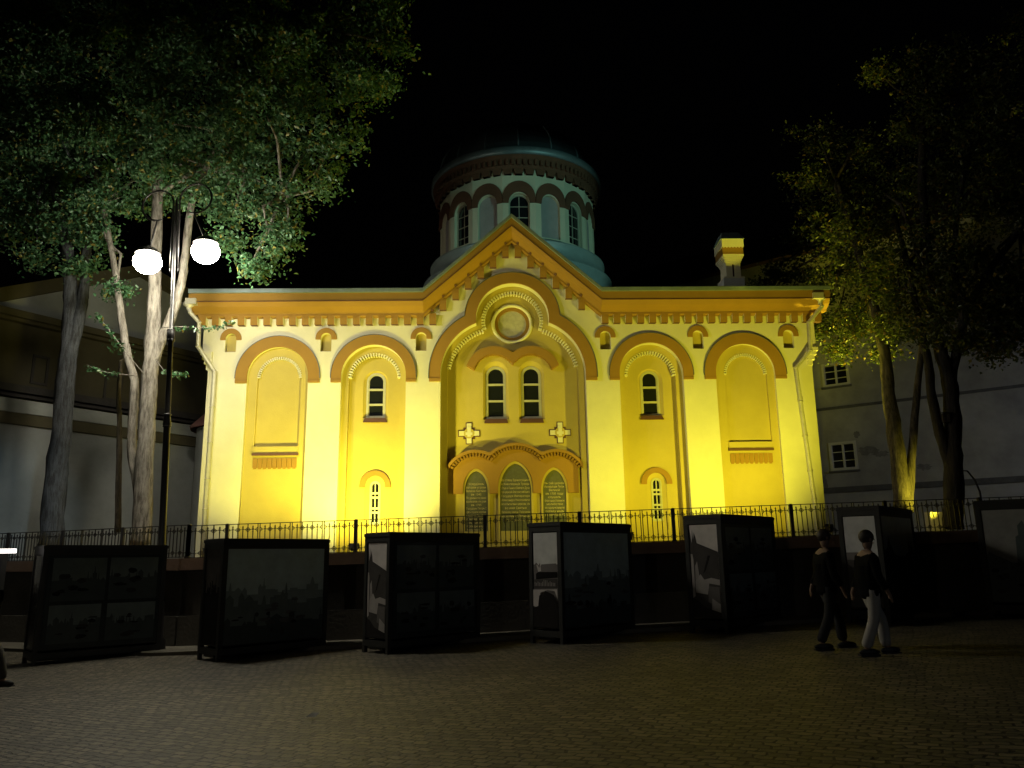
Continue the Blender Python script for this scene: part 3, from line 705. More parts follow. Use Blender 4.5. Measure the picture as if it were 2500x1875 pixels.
def kiosk(cx,cy,yaw,label,short_art,long_art,H=2.22,L=2.28,S=.80,name='exhibition_kiosk'):
    """corner nearest the camera at (cx,cy); long face runs along yaw"""
    z=gz(cx);t=empty(name,(cx,cy,z),label,'display kiosk','photo display kiosks standing on the square',rz=yaw)
    fr=MB();p=.085
    # local: x along long face, y along short face (depth)
    for x in(0,L-p):
        for y in(0,S-p): fr.box(x,x+p,y,y+p,.11,H-.10)
    for z0,z1 in((.11,.22),(H-.2,H-.10)):
        fr.box(p,L-p,0,.05,z0,z1);fr.box(p,L-p,S-.05,S,z0,z1);fr.box(0,.05,p,S-p,z0,z1);fr.box(L-.05,L,p,S-p,z0,z1)
    fr.build('frame',KIOSK,t)
    mb=MB();mb.box(p,L-p,.02,.045,.26,H-.2);mb.box(p,L-p,S-.045,S-.02,.26,H-.2);mb.box(.02,.045,p,S-p,.26,H-.2);mb.box(L-.045,L-.02,p,S-p,.26,H-.2);mb.build('board',mat('board_black',(.03,.03,.03),.6),t)
    mb=MB();mb.box(-.012,L+.012,-.012,S+.012,H-.10,H-.04);mb.box(.01,L-.01,.01,S-.01,H-.04,H-.025);mb.build('roof_slab',KIOSK,t)
    for x in(.0,L-.07):
        for y in(.0,S-.07):
            mb=MB();mb.box(x,x+.07,y,y+.07,.0-.06,.11);mb.build('leg',KIOSK,t)
    mb=MB();mb.box(.03,L-.03,.2,S-.2,.06,.11);mb.build('base_rail',KIOSK,t)
    if long_art: poster('print',t,Vector((p+.02,.02,.28)),Vector((1,0,0)),L-2*p-.04,H-.5,long_art)
    if short_art: poster('print',t,Vector((.02,S-p-.02,.28)),Vector((0,-1,0)),S-2*p-.04,H-.5,short_art)
    return t
Yw=R(46)
KS=[kiosk(-8.93,15.3,R(42),'nearly black photo kiosk at far left below the pale forked tree',[(.05,PK,F01()),(.01,PK,skyline(5,.6,.08))],art_pair(31)),
 kiosk(-5.39,14.95,R(46),'kiosk with one dim grey city panorama print, in front of left arch',[(.07,PK,F01()),(.015,PK,skyline(8,.6,.08))],art_panorama(11)),
 kiosk(-2.33,15.05,R(45),'kiosk with street photo on its narrow face, left of centre under railing',art_street(1),art_pair(3)),
 kiosk(.86,14.95,R(47),'kiosk with bright crowded square photo on narrow face, right of centre',art_square(),art_panorama(21)),
 kiosk(3.93,15.25,R(47),'kiosk with street photo and sloping roof board, left of walking pair',art_street(2),art_pair(14)),
 kiosk(7.05,15.45,R(49),'kiosk with towers print directly behind the two walking people',[(.52,PK,F01()),(.16,PK,[(0,0),(1,0),(1,.55),(.7,.57),(.4,.6),(0,.6)]),(.08,PK,[(0,0),(1,0),(1,.50),(0,.52)])],art_towers(5)),
 kiosk(9.85,15.2,R(56),'kiosk with a tall dark tower print, farthest right under the big tree',[(.40,(1,1,.96),F01()),(.04,BL,[(0,0),(1,0),(1,.80),(.93,.82),(.88,.88),(.8,.84),(.76,.82),(.76,.72),(.69,.70),(.66,.42),(.55,.42),(.4,.46),(.2,.50),(.05,.55),(0,.5)])]+blobs(3,8,.1,.8,.1,.4,.15,.05,[.08,.12,.03]),art_towers(9),S=.95)]
kx=kiosk(-11.9,14.2,R(46),'kiosk cut by the left picture edge with a lit white lamp strip on top',None,None,L=2.6)
# ------------------------------------------------------------------ street lamp
LP=at(404,1330,17.0);LB=(LP.x,17.0)
lamp=empty('street_lamp',(LP.x,17.0,gz(LP.x)),'tall black street lamp with two scrolled arms and two lit white globes','street lamp')
lz=gz(LP.x)
LEAN=R(-2.1);lamp.rotation_euler.y=LEAN;RI=Matrix.Rotation(-LEAN,3,'Y')
def L_(p): return RI@(Vector(p)-Vector((LP.x,17.0,lz)))
def LPX(z): return LP.x+(z-lz)*math.tan(LEAN)
mb=MB();ptop=at(443,555,17.0)
H0=lz
def px2z(y): return at(425,y,17.0).z
zs=[H0,H0+.25,H0+.3,H0+1.0,H0+1.05,px2z(1040),px2z(1040)+.04,px2z(1010),px2z(835),px2z(835)+.03,px2z(808),px2z(804),px2z(640),px2z(500),px2z(480)]
rs=[.16,.16,.11,.10,.075,.07,.09,.06,.055,.085,.085,.045,.04,.035,.01]
mb.lathe([(r_,z-H0) for r_,z in zip(rs,zs)],(0,0,0),16)
for y in(1040,1012,830,806): mb.lathe([(.05,-.03),(.088,-.01),(.088,.01),(.05,.03)],(0,0,px2z(y)-H0),16)
mb.build('pole',IRON,lamp)
GLOBE=mat('lit_opal_globe',(.9,.9,.9),.3,emit=(1,.94,.76),estr=165.)
for s,dy,gx,gy,rx,ry in((-1,.14,360,640,386,504),(1,-.14,502,615,502,485)):
    Yg=17.0+dy
    G=at(gx,gy,Yg);C=at(rx,ry,Yg);rad=.40;C.x=LPX(C.z)+s*(rad+.09)
    pts=[];k0=Vector((LPX(px2z(655))+s*.085,17.0,px2z(655)));pts.append(k0)
    pts.append(Vector((LPX(px2z(590))+s*.09,17.0+dy*.2,px2z(590))))
    for i in range(0,19):
        t=i/18;ang=(PI-1.62*PI*t) if s>0 else 1.62*PI*t
        rq=rad*(1-.12*t)
        pts.append(Vector((C.x+rq*math.cos(ang),17.0+dy*min(1,.35+1.6*t),C.z+rq*math.sin(ang))))
    mb=MB();mb.tube([L_(p) for p in pts],[.016]+[.023]*(len(pts)-2)+[.014],8)
    mb.tube([L_(Vector((LPX(px2z(655)-.12)+s*.085,17.0,px2z(655)-.12))),L_(k0)],[.004,.02],6);mb.build('scroll_arm',IRON,lamp)
    bt=Vector((C.x-s*0,Yg,C.z-rad*.9))
    mb=MB();mb.tube([L_(bt),L_(Vector((G.x,Yg,G.z+.22)))],.02,8)
    mb.lathe([(.03,.42),(.07,.38),(.18,.32),(.285,.21),(.28,.19),(.20,.28),(.05,.33)],L_(Vector((G.x,Yg,G.z))),20);mb.build('lamp_hanger',IRON,lamp)  # hood widened to keep the globe's upward light off the crown
    mb=MB();pr=[(.29*math.sin(PI*i/14)*(1.06),-.27*math.cos(PI*i/14)) for i in range(15)];mb.lathe(pr,L_(G),28);mb.build('globe',GLOBE,lamp)
# lit strip above the leftmost kiosk
sL=at(-10,1344,15.2);mb=MB();e=at(41,1345,15.2)
mb=MB()
kl=Vector(kx.location)
q=at(41,1345,16.0);inv=Matrix.Rotation(-kx.rotation_euler.z,3,'Z')
mb.tube([inv@(at(-60,1346,15.3)-kl),inv@(at(40,1345,15.6)-kl)],.042,10)
mb.build('strip_lamp',mat('lit_tube',(.9,.9,.9),.3,emit=(1,.93,.88),estr=3.0),kx)
# ------------------------------------------------------------------ trees
LEAF={}
def leafmat(name,c1,c2,c3=None):
    m=bpy.data.materials.new(name);m.use_nodes=True;nt=m.node_tree;nt.nodes.clear()
    out=nt.nodes.new('ShaderNodeOutputMaterial');gi=nt.nodes.new('ShaderNodeNewGeometry');cr=nt.nodes.new('ShaderNodeValToRGB')
    cr.color_ramp.elements[0].color=(*c1,1);cr.color_ramp.elements[1].color=(*c2,1);cr.color_ramp.elements[1].position=.85
    if c3: e=cr.color_ramp.elements.new(.97);e.color=(*c3,1)
    nt.links.new(gi.outputs['Random Per Island'],cr.inputs['Fac'])
    d=nt.nodes.new('ShaderNodeBsdfPrincipled');d.inputs['Roughness'].default_value=.36;t=nt.nodes.new('ShaderNodeBsdfTranslucent');mx=nt.nodes.new('ShaderNodeMixShader');mx.inputs[0].default_value=.35
    nt.links.new(cr.outputs['Color'],d.inputs['Base Color']);nt.links.new(cr.outputs['Color'],t.inputs['Color'])
    nt.links.new(d.outputs[0],mx.inputs[1]);nt.links.new(t.outputs[0],mx.inputs[2]);nt.links.new(mx.outputs[0],out.inputs['Surface']);return m
LFG=leafmat('green_leaves',(.038,.11,.042),(.11,.23,.105),(.24,.20,.04))
LFY=leafmat('olive_leaves',(.045,.075,.018),(.10,.12,.03),(.24,.16,.03))
def leaves(name,centres,parent,mtl,size=.062):
    """centres: array n x 3 leaf positions"""
    P=np.asarray(centres,dtype=float);n=len(P)
    nr=rng.normal(size=(n,3));nr[:,2]=np.abs(nr[:,2])*.9+.25;nr/=np.linalg.norm(nr,axis=1)[:,None]
    t=rng.normal(size=(n,3));t-=nr*(t*nr).sum(1)[:,None];t/=np.linalg.norm(t,axis=1)[:,None];b=np.cross(nr,t)
    s=(size*rng.uniform(.45,1.5,n))[:,None]
    fold=nr*s*.30
    V=np.empty((n,6,3));V[:,0]=P-t*s;V[:,1]=P-t*s*.25+b*s*.62+fold;V[:,2]=P+t*s*.45+b*s*.45+fold*.8;V[:,3]=P+t*s*1.1;V[:,4]=P+t*s*.45-b*s*.45+fold*.8;V[:,5]=P-t*s*.25-b*s*.62+fold
    me=bpy.data.meshes.new(name);me.vertices.add(n*6);me.vertices.foreach_set('co',V.reshape(-1))
    nf=2*n;me.loops.add(nf*4);me.polygons.add(nf)
    base=(np.arange(n)*6)[:,None];q=np.concatenate([base+np.array([0,3,2,1]),base+np.array([0,5,4,3])],axis=1).reshape(-1)
    me.loops.foreach_set('vertex_index',q.astype(np.int32));me.polygons.foreach_set('loop_start',(np.arange(nf)*4).astype(np.int32));me.polygons.foreach_set('loop_total',np.full(nf,4,np.int32))
    me.materials.append(mtl);me.update(calc_edges=True);me.validate()
    o=bpy.data.objects.new(name,me);COL.objects.link(o);o.parent=parent;o.location=-Vector(parent.location);return o
def crown_points(clumps,density=26):
    out=[];subs=[]
    for (px,py,Y,rp,w) in clumps:
        c=at(px,py,Y);r=rp/f*Y
        ns=max(10,int(w*r*r*30))
        for i in range(ns):
            d=rng.normal(size=3);d/=np.linalg.norm(d);q=np.array(c)+d*np.array([1,1.0,.85])*r*rng.uniform(.3,1.0)
            subs.append(q);k=int(density*rng.uniform(.5,1.5));sg=rng.uniform(.10,.27)
            out.append(q+rng.normal(size=(k,3))*np.array([sg,sg,sg*.6])-np.array([0,0,.12]))
    return np.concatenate(out),subs
def limb(mb,pts,r0,r1,n=9,jit=.05):
    """pts (px,py,Y)"""
    P=[at(*p) for p in pts];Q=[]
    for i in range(len(P)-1):
        for k in range(4):
            t=k/4;p0=P[max(i-1,0)];p1=P[i];p2=P[i+1];p3=P[min(i+2,len(P)-1)]
            q=.5*((2*p1)+(-p0+p2)*t+(2*p0-5*p1+4*p2-p3)*t*t+(-p0+3*p1-3*p2+p3)*t*t*t)
            Q.append(q+Vector((random.uniform(-1,1),random.uniform(-1,1),0))*jit*r0)
    Q.append(P[-1]);N=len(Q);mb.tube(Q,[r0+(r1-r0)*i/(N-1) for i in range(N)],n,wob=.07)
def tree(name,label,base,Y,bark,trunks,clumps,lm,density=62,size=.046,extra=None,nb=30):
    bp_=at(base[0],base[1],Y);bp_.z=zt(bp_.x)-.05;t=empty(name,bp_,label,'tree','trees in the churchyard')
    mb=MB()
    limbs=[]
    for tr in trunks: limb(mb,tr[0],tr[1],tr[2])
    pts,subs=crown_points(clumps,density)
    # branches from limb tips into clumps
    tips=[at(*tr[0][-1]) for tr in trunks]+[at(*tr[0][-2]) for tr in trunks]
    for (px,py,Yc,rp,w) in clumps:
        c=at(px,py,Yc);s=min(tips,key=lambda q:(q-c).length)
        mid=s.lerp(c,.5)+Vector((random.uniform(-.3,.3),random.uniform(-.3,.3),random.uniform(-.2,.5)))
        mb.tube([s,s.lerp(mid,.5),mid,mid.lerp(c,.6),c],[.055,.045,.035,.025,.01],6,wob=.05)
        for i in range(6):
            q=Vector(subs[random.randrange(len(subs))])
            if (q-c).length<rp/f*Yc*1.3: mb.tube([mid.lerp(c,.7),(mid.lerp(c,.7)+q)*.5+Vector((0,0,.1)),q],[.018,.012,.006],5)
    if extra: extra(mb)
    o=mb.build('trunk',bark,t);o.location=-bp_
    leaves('crown',pts,t,lm,size);return t
def twig_pts(pts,n,sp=.07):
    P=[at(*p) for p in pts];o=[]
    for i in range(n):
        t=random.uniform(0,len(P)-1.001);k=int(t);q=P[k].lerp(P[k+1],t-k);o.append(tuple(q+Vector((random.gauss(0,sp),random.gauss(0,sp),random.gauss(-.04,sp*.8)))))
    return o
# tree A (far left)
ca=[(150,340,19,110,.6),(250,330,18.8,90,.6),(120,150,19,140,.6),(180,480,19.3,80,.7),(245,470,19.5,50,.6),(90,620,20.3,30,.4),(60,60,20.5,150,1),(230,40,20,140,1),(40,250,20.5,150,1),(200,230,20,140,1),(70,420,20.5,120,1),(190,400,20.5,110,1),(-60,330,21,150,1),(40,520,21,90,.7),(-60,90,21,160,1),(170,560,20.3,85,.8),(195,640,20.2,42,1.),(120,520,20.4,70,.8),(-30,560,21,60,.6)]
tree('forked_tree','forked tree at far left with cool blue-grey trunk in front of the garden wall',(125,1310),20.5,BARK,
 [([(125,1340,20.5),(132,1230,20.5),(148,1080,20.5),(160,930,20.5),(170,840,20.5),(172,760,20.5),(170,680,20.5),(160,560,20.5),(120,420,20.5),(80,300,20.6)],.30,.10),
  ([(158,960,20.5),(168,880,20.5),(188,800,20.5),(200,740,20.6),(208,680,20.6),(215,560,20.5),(235,420,20.4),(230,300,20.2)],.20,.08)],ca,LFG)
# tree B (by the lamp)
cbm_=[(385,400,18.5,48,.9),(372,320,18.3,60,.8),(430,380,18.6,60,.8),(600,310,18,80,.6),(400,300,17.6,110,.6),(520,300,17.4,110,.6),(650,280,17.2,110,.6),(480,140,17,130,.6),(680,110,16.8,120,.6),(350,120,17.6,130,.6),(470,450,18.3,60,.6),(570,410,17.9,70,.6),(420,60,18.5,150,1),(600,60,18.5,150,1),(780,60,18.2,130,1),(920,40,18,100,1),(380,220,19,130,1),(560,210,18.5,130,1),(720,210,18.5,120,1),(860,200,18.2,100,1),(330,360,19.5,100,1),(480,370,19.4,110,1.1),(620,370,18.8,110,1.1),(750,360,18.6,95,1),(830,320,18.4,70,.9),(540,480,19.4,75,1.1),(640,500,18.8,75,1.1),(700,460,18.7,70,1),(660,590,18.6,50,1.1),(610,650,18.6,38,1.2),(700,560,18.7,45,.8),(300,480,19.8,80,.9),(250,560,19.8,55,.8),(400,460,20,70,1),(560,570,19.2,45,.9),(960,110,18,55,.8),(790,440,18.6,45,.8),(285,700,19.5,18,1.2),(940,200,18.1,35,.6)]
def exB(mb):
    for p,r_ in tw: mb.tube([at(*q) for q in p],[r_]+[r_*.6]*(len(p)-2)+[r_*.25],6)
tw=[([(350,912,18.9),(300,850,18.75),(262,800,18.7),(233,764,18.7)],.016),([(338,918,19),(280,912,18.9),(240,905,18.9),(211,890,18.9)],.015),([(380,878,18.9),(400,905,18.7),(455,915,18.6)],.012),([(395,800,18.9),(430,797,18.5),(480,800,18.3),(535,800,18.2),(570,780,18.2)],.012)]
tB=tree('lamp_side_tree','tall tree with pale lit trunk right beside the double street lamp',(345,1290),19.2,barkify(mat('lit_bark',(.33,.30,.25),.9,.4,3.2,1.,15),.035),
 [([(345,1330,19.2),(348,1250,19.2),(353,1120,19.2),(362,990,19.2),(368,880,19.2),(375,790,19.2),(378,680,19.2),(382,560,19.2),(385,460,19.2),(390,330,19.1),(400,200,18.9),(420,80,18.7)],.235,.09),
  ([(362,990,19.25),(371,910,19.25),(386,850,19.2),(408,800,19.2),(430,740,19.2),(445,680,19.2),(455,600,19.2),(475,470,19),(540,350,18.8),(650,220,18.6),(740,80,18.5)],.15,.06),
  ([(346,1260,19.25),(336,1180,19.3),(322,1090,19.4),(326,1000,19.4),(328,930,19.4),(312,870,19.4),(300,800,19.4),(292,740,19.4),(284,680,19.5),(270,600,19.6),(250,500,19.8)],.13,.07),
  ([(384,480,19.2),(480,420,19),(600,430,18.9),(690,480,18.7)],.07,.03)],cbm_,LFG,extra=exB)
lp=[]
for p,r_ in tw: lp+=twig_pts(p[1:],75 if p is tw[0][0] else 48,.055)
leaves('side_twig_leaves',lp,tB,LFG,.05)
# slim tree between
tree('slender_tree','slender dark tree standing between the two pale trunks on the left',(290,1290),20.6,BARKD,[([(288,1300,20.6),(289,1180,20.6),(292,1060,20.6),(290,960,20.6),(296,880,20.7)],.085,.05)],[(300,850,20.8,22,1)],LFG,density=8)
# tree C right, V stems, lit base
cc_=[(2060,560,21,80,.7),(2120,680,21,70,.8),(2080,790,21.4,50,.8),(2170,790,21.2,55,.9),(2000,330,23,70,1.),(1985,430,23,75,1),(2050,480,23,80,1),(1990,560,23.2,70,1),(1900,650,23.5,60,1),(1960,690,23.5,65,1),(2060,620,23,80,1),(2130,560,22.5,80,1),(2050,760,23,65,1),(1995,800,23.4,48,1.1),(2110,780,22.6,60,1),(2150,690,22.5,70,1),(1860,700,24,40,.7),(2180,460,22.5,80,1),(2090,370,22.5,75,.9),(2150,850,22.4,28,.9),(2050,850,23,30,1)]
tree('leaning_tree','tree with two stems in a V lit yellow from below, right of church',(2212,1235),21.5,BARKD,
 [([(2205,1250,21.5),(2200,1180,21.5),(2188,1080,21.6),(2172,980,21.8),(2164,900,22),(2150,820,22),(2120,700,22.2),(2080,560,22.5),(2040,440,22.7)],.24,.09),
  ([(2218,1250,21.5),(2223,1150,21.5),(2232,1040,21.5),(2240,940,21.5),(2250,860,21.5),(2255,760,21.6),(2240,620,21.8),(2200,500,22)],.125,.05)],cc_,LFY,extra=None)
cdm=[(2260,650,19,75,.7),(2330,720,18.9,75,.8),(2420,700,18.9,75,.8),(2280,800,19,50,.9),(2380,820,19,50,.9),(2150,640,20.5,70,.9),(2450,760,19.2,70,.9),(2200,740,20,50,.9),(2490,700,19,80,.9),(2470,830,19,55,.9),(2350,520,18.9,90,.6),(2250,180,20.5,90,.9),(2350,160,20,110,.8),(2460,200,20,120,.7),(2240,300,20.5,90,1),(2380,320,20,110,1),(2490,370,20,100,1),(2280,430,20.5,90,1),(2400,470,20,95,1),(2500,520,20,90,1),(2260,570,20.5,80,1),(2350,620,20,85,1),(2460,650,20,90,1),(2200,680,21,65,1),(2290,730,20.6,70,1),(2400,760,20,80,1),(2490,780,20,70,1),(2230,800,21,50,1),(2340,830,20.4,45,1),(2440,850,20,40,.8),(2140,170,21,45,.5),(2500,60,20,90,.5)]
def exD(mb): mb.tube([at(2340,1148,19.8),at(2362,1150,19.7),at(2380,1172,19.6),at(2392,1200,19.5),at(2398,1235,19.5),at(2400,1300,19.5)],[.012,.02,.022,.022,.025,.025],6)
tree('broad_dark_tree','broad nearly black tree with thick trunk forking high, at far right',(2328,1260),19.8,BARKN,
 [([(2328,1290,19.8),(2328,1180,19.8),(2326,1090,19.8),(2324,1000,19.8),(2318,930,19.8),(2300,870,19.8),(2285,800,19.8),(2270,700,20),(2260,560,20.3),(2250,400,20.5),(2260,240,20.4)],.245,.09),
  ([(2330,1215,19.85),(2322,1150,19.85),(2296,1060,19.8),(2275,970,19.8),(2268,900,19.8),(2255,830,19.9),(2235,740,20.2),(2215,640,20.6),(2180,520,21)],.15,.06),
  ([(2320,980,19.85),(2322,920,19.8),(2337,855,19.7),(2352,790,19.7),(2390,700,19.8),(2430,640,19.9),(2490,560,20),(2540,470,20)],.14,.06),
  ([(2355,790,19.7),(2330,660,19.9),(2340,500,20),(2370,350,20)],.10,.05)],cdm,LFY,extra=exD)
# nesting box on the trunk
nbp=at(2306,1020,19.7);t=empty('nesting_box',nbp,'small dark wooden box fixed to the trunk of the broad dark tree','nesting box')
mb=MB();mb.box(-.09,.09,-.09,.09,-.12,.10);mb.build('box_body',BARKD,t);mb=MB();mb.add([(-.11,-.13,.10),(.11,-.13,.10),(.11,.11,.14),(-.11,.11,.14),(-.11,-.13,.12),(.11,-.13,.12),(.11,.11,.16),(-.11,.11,.16)],[(0,1,5,4),(1,2,6,5),(2,3,7,6),(3,0,4,7),(4,5,6,7),(0,3,2,1)]);mb.build('box_lid',IRON,t)
# cabinet behind the railing
cq=at(2289,1250,21.0);t=empty('utility_cabinet',(cq.x,21.0,zt(cq.x)-.03),'low pale utility cabinet lit yellow behind the right railing','cabinet')
zc=cq.z-(zt(cq.x)-.03);mb=MB();mb.box(-.2,.2,0,.3,.06,zc);mb.build('cabinet_body',mat('cabinet_paint',(.5,.45,.3),.6,.2,4),t);mb=MB();mb.box(-.22,.22,-.02,.32,0,.06);mb.build('cabinet_base',DARKSTONE,t);mb=MB();mb.box(-.17,.17,-.012,-.001,.12,zc-.06);mb.build('cabinet_door',mat('cabinet_paint',(.5,.45,.3)),t)
# ------------------------------------------------------------------ right building
def plane_pt(px,py,P,D):
    d=ray(px,py);n=Vector((-D[1],D[0],0));t=n.dot(Vector((P[0],P[1],0))-CAM)/n.dot(d);return CAM+d*t
RP=(11.7,30.);RD=Vector((5.2,-4.0,0)).normalized();RN=Vector((RD.y,-RD.x,0))
rb=empty('grey_building',(11.7,30,1.8),'plain grey two-window building wall behind the trees at right','building')
def rpt(px,py): return plane_pt(px,py,RP,RD)
def s_of(p): return (Vector((p.x,p.y,0))-Vector((RP[0],RP[1],0))).dot(RD)
frame=Matrix(((RD.x,-RN.x,0,RP[0]),(RD.y,-RN.y,0,RP[1]),(0,0,1,0),(0,0,0,1)))
def bput(mb,name,mats,parent,root,fr):
    mb.v=[tuple(fr@Vector(v)) for v in mb.v];o=mb.build(name,mats,parent)
    if parent is root:o.location=-Vector(root.location)
    return o
win=[]
for (l,r_,t_,b_) in((2013,2067,884,944),(2032,2086,1079,1147)):
    p=rpt(l,b_);q=rpt(r_,t_);win.append((s_of(p),s_of(q),p.z,q.z))
zr=rpt(1820,655).z
mb=MB();mb.prism([rect(-9,14,1.2,zr)]+[rect(a,b_,c,d) for a,b_,c,d in win],0,.3);mb.box(-9,14,.3,6,1.2,zr-.02)
bput(mb,'wall',GREYW,rb,rb,frame)
mb=MB();mb.add([(-9.3,-.4,zr-.02),(14.3,-.4,zr-.02),(14.3,6.3,zr+.0),(-9.3,6.3,zr),(-9.3,3,zr+2.4),(14.3,3,zr+2.4)],[(0,1,5,4),(2,3,4,5),(1,2,5),(3,0,4),(0,3,2,1)]);bput(mb,'roof',mat('dark_roof_tile',(.10,.05,.04),.9,.3,3),rb,rb,frame)
for (y1,y2,xx) in((995,950,.10),(1203,1165,.20)):
    p=rpt(1990,y1);q=rpt(2498,y2);z=(p.z+q.z)/2
    mb=MB();mb.box(-8.9,13.9,-.06,.01,z-xx/2,z+xx/2);bput(mb,'string_course',STAIN,rb,rb,frame)
for a,b_,c,d in win:
    mb=MB();w=b_-a;h=d-c
    mb.prism([rect(a-.05,b_+.05,c-.05,d+.05),rect(a+.05,b_-.05,c+.05,d-.05)],-.03,.12)
    mb.box(a+w/2-.035,a+w/2+.035,.03,.10,c,d)
    for k in(1,2): mb.box(a+.03,b_-.03,.05,.09,c+h*k/3-.015,c+h*k/3+.015)
    fr_=bput(mb,'window',mat('white_window_paint',(.62,.62,.62),.5,.15,8),rb,rb,frame)
    mb=MB();mb.box(a+.02,b_-.02,.11,.13,c+.02,d-.02);bput(mb,'pane',GLASS,fr_,rb,frame)
    mb=MB();mb.box(a-.1,b_+.1,-.10,.0,c-.12,c-.055);bput(mb,'sill',STAIN,fr_,rb,frame)
for k,(px,py,w_,h_) in enumerate(((2120,1100,.42,.20),(2150,1108,.35,.16),(2255,1140,.30,.14),(2092,1060,.14,.16),(2010,1180,.22,.5))):
    c=rpt(px,py);r_=random.Random(k);s0=s_of(c);n=22
    pl=[(s0+w_*math.cos(2*PI*i/n)*r_.uniform(.55,1),c.z+h_*math.sin(2*PI*i/n)*r_.uniform(.5,1)) for i in range(n)]
    mb=MB();mb.prism([pl],-.004,-.001);bput(mb,'damp_stain',mat('damp_render',(.25,.25,.26),.95,.45,5,.3,8),rb,rb,frame)
# ------------------------------------------------------------------ left building and garden wall
LPp=(-16.2,25.);LD=Vector((2.2,3.5,0)).normalized();LN=Vector((LD.y,-LD.x,0))
def lpt(px,py,off=0): return plane_pt(px,py,(LPp[0]+LN.x*off,LPp[1]+LN.y*off),LD)
def ls(p): return (Vector((p.x,p.y,0))-Vector((LPp[0],LPp[1],0))).dot(LD)
lf=Matrix(((LD.x,-LN.x,0,LPp[0]),(LD.y,-LN.y,0,LPp[1]),(0,0,1,0),(0,0,0,1)))
lb=empty('old_building',(LPp[0],LPp[1],1.6),'old brown-yellow building with white gable and cornices behind left trees','building')
e0=lpt(0,713);e1=lpt(345,655);e2=lpt(440,705)
sl=(e1.z-e0.z)/(ls(e1)-ls(e0));s1=ls(e1)
zA=(lpt(0,764).z+lpt(278,827).z)/2;zB=(lpt(0,944).z+lpt(316,1002).z)/2
mb=MB();mb.prism([[(-9,1),(13,1),(13,zA-.05),(-9,zA-.05)]],.0,.5);bput(mb,'wall',OLDW,lb,lb,lf)
mb=MB();mb.prism([[(-9,zA-.05),(13,zA-.05),(s1+3.5,e1.z-sl*3.2),(s1,e1.z),(-9,e1.z-sl*(s1+9))]],.05,.5);bput(mb,'gable_wall',WHITEW,lb,lb,lf)
mb=MB()
mb.prism([[(-9.2,e1.z-sl*(s1+9.2)-.35),(s1,e1.z-.35),(s1,e1.z+.12),(-9.2,e1.z-sl*(s1+9.2)+.12)]],-.35,.6);mb.prism([[(s1,e1.z-.35),(13.2,zA+.4),(13.2,zA+.8),(s1,e1.z+.12)]],-.35,.6);bput(mb,'raking_cornice',OLDW,lb,lb,lf)
for z,hh,t_ in((zA,.28,.45),(zB,.3,.5)):
    mb=MB();mb.box(-9.1,13.1,-t_,.01,z-hh*.4,z+hh*.4);mb.box(-9.05,13.05,-t_*.6,.01,z-hh*.8,z-hh*.4-.003);bput(mb,'cornice',OLDW if z>zB else DARKSTONE,lb,lb,lf)
for (l,r_,t_,b_) in((72,121,873,936),(250,300,920,975)):
    p=lpt(l,b_);q=lpt(r_,t_);a,b2_,c,d=ls(p),ls(q),min(p.z,q.z),max(p.z,q.z)
    mb=MB();mb.prism([rect(a,b2_,c,d),rect(a+.08,b2_-.08,c+.08,d-.08)],-.05,-.001);bput(mb,'wall_panel_moulding',DARKSTONE,lb,lb,lf)
mb=MB();mb.box(-9,13,.5,9,1,zA-.1);bput(mb,'rear_body',OLDW,lb,lb,lf)
gwoff=1.6
gw=empty('garden_wall',(LPp[0],LPp[1],1.6),'high pale garden wall with lit coping behind the far left trees','wall')
zt0=(lpt(0,960,gwoff).z+lpt(316,1025,gwoff).z)/2
hC=.42
mb=MB();mb.box(-9,9,-gwoff,-gwoff+.4,1,zt0-hC-.35);bput(mb,'wall_face',WHITEW,gw,gw,lf)
mb=MB();mb.box(-9.05,9.05,-gwoff-.12,-gwoff+.45,zt0-hC-.35,zt0-hC);bput(mb,'brown_frieze',OLDW,gw,gw,lf)
mb=MB();mb.box(-9.1,9.1,-gwoff-.2,-gwoff+.5,zt0-hC,zt0-.2);mb.box(-9.1,9.1,-gwoff-.1,-gwoff+.4,zt0-.2,zt0);bput(mb,'coping',WHITEW,gw,gw,lf)
# small round annexe beside the church
q=at(478,1267,26.5);an=empty('apse_annexe',(q.x+1.2,27.2,1.7),'small white round annexe with pink roof peeking out left of the church','annexe')
zt_=at(480,1047,26.5).z;rz_=at(497,990,26.5).z
mb=MB();mb.lathe([(1.55,1.7),(1.55,zt_)],(q.x+1.2,27.2,0),40);o=mb.build('wall',WHITEW,an);o.location=-Vector(an.location)
mb=MB();mb.lathe([(1.75,zt_-.02),(1.78,zt_+.08),(.9,rz_+.2),(.01,rz_+.9)],(q.x+1.2,27.2,0),40);o=mb.build('roof',mat('pinkish_roof',(.36,.17,.15),.8,.3,3),an);o.location=-Vector(an.location)
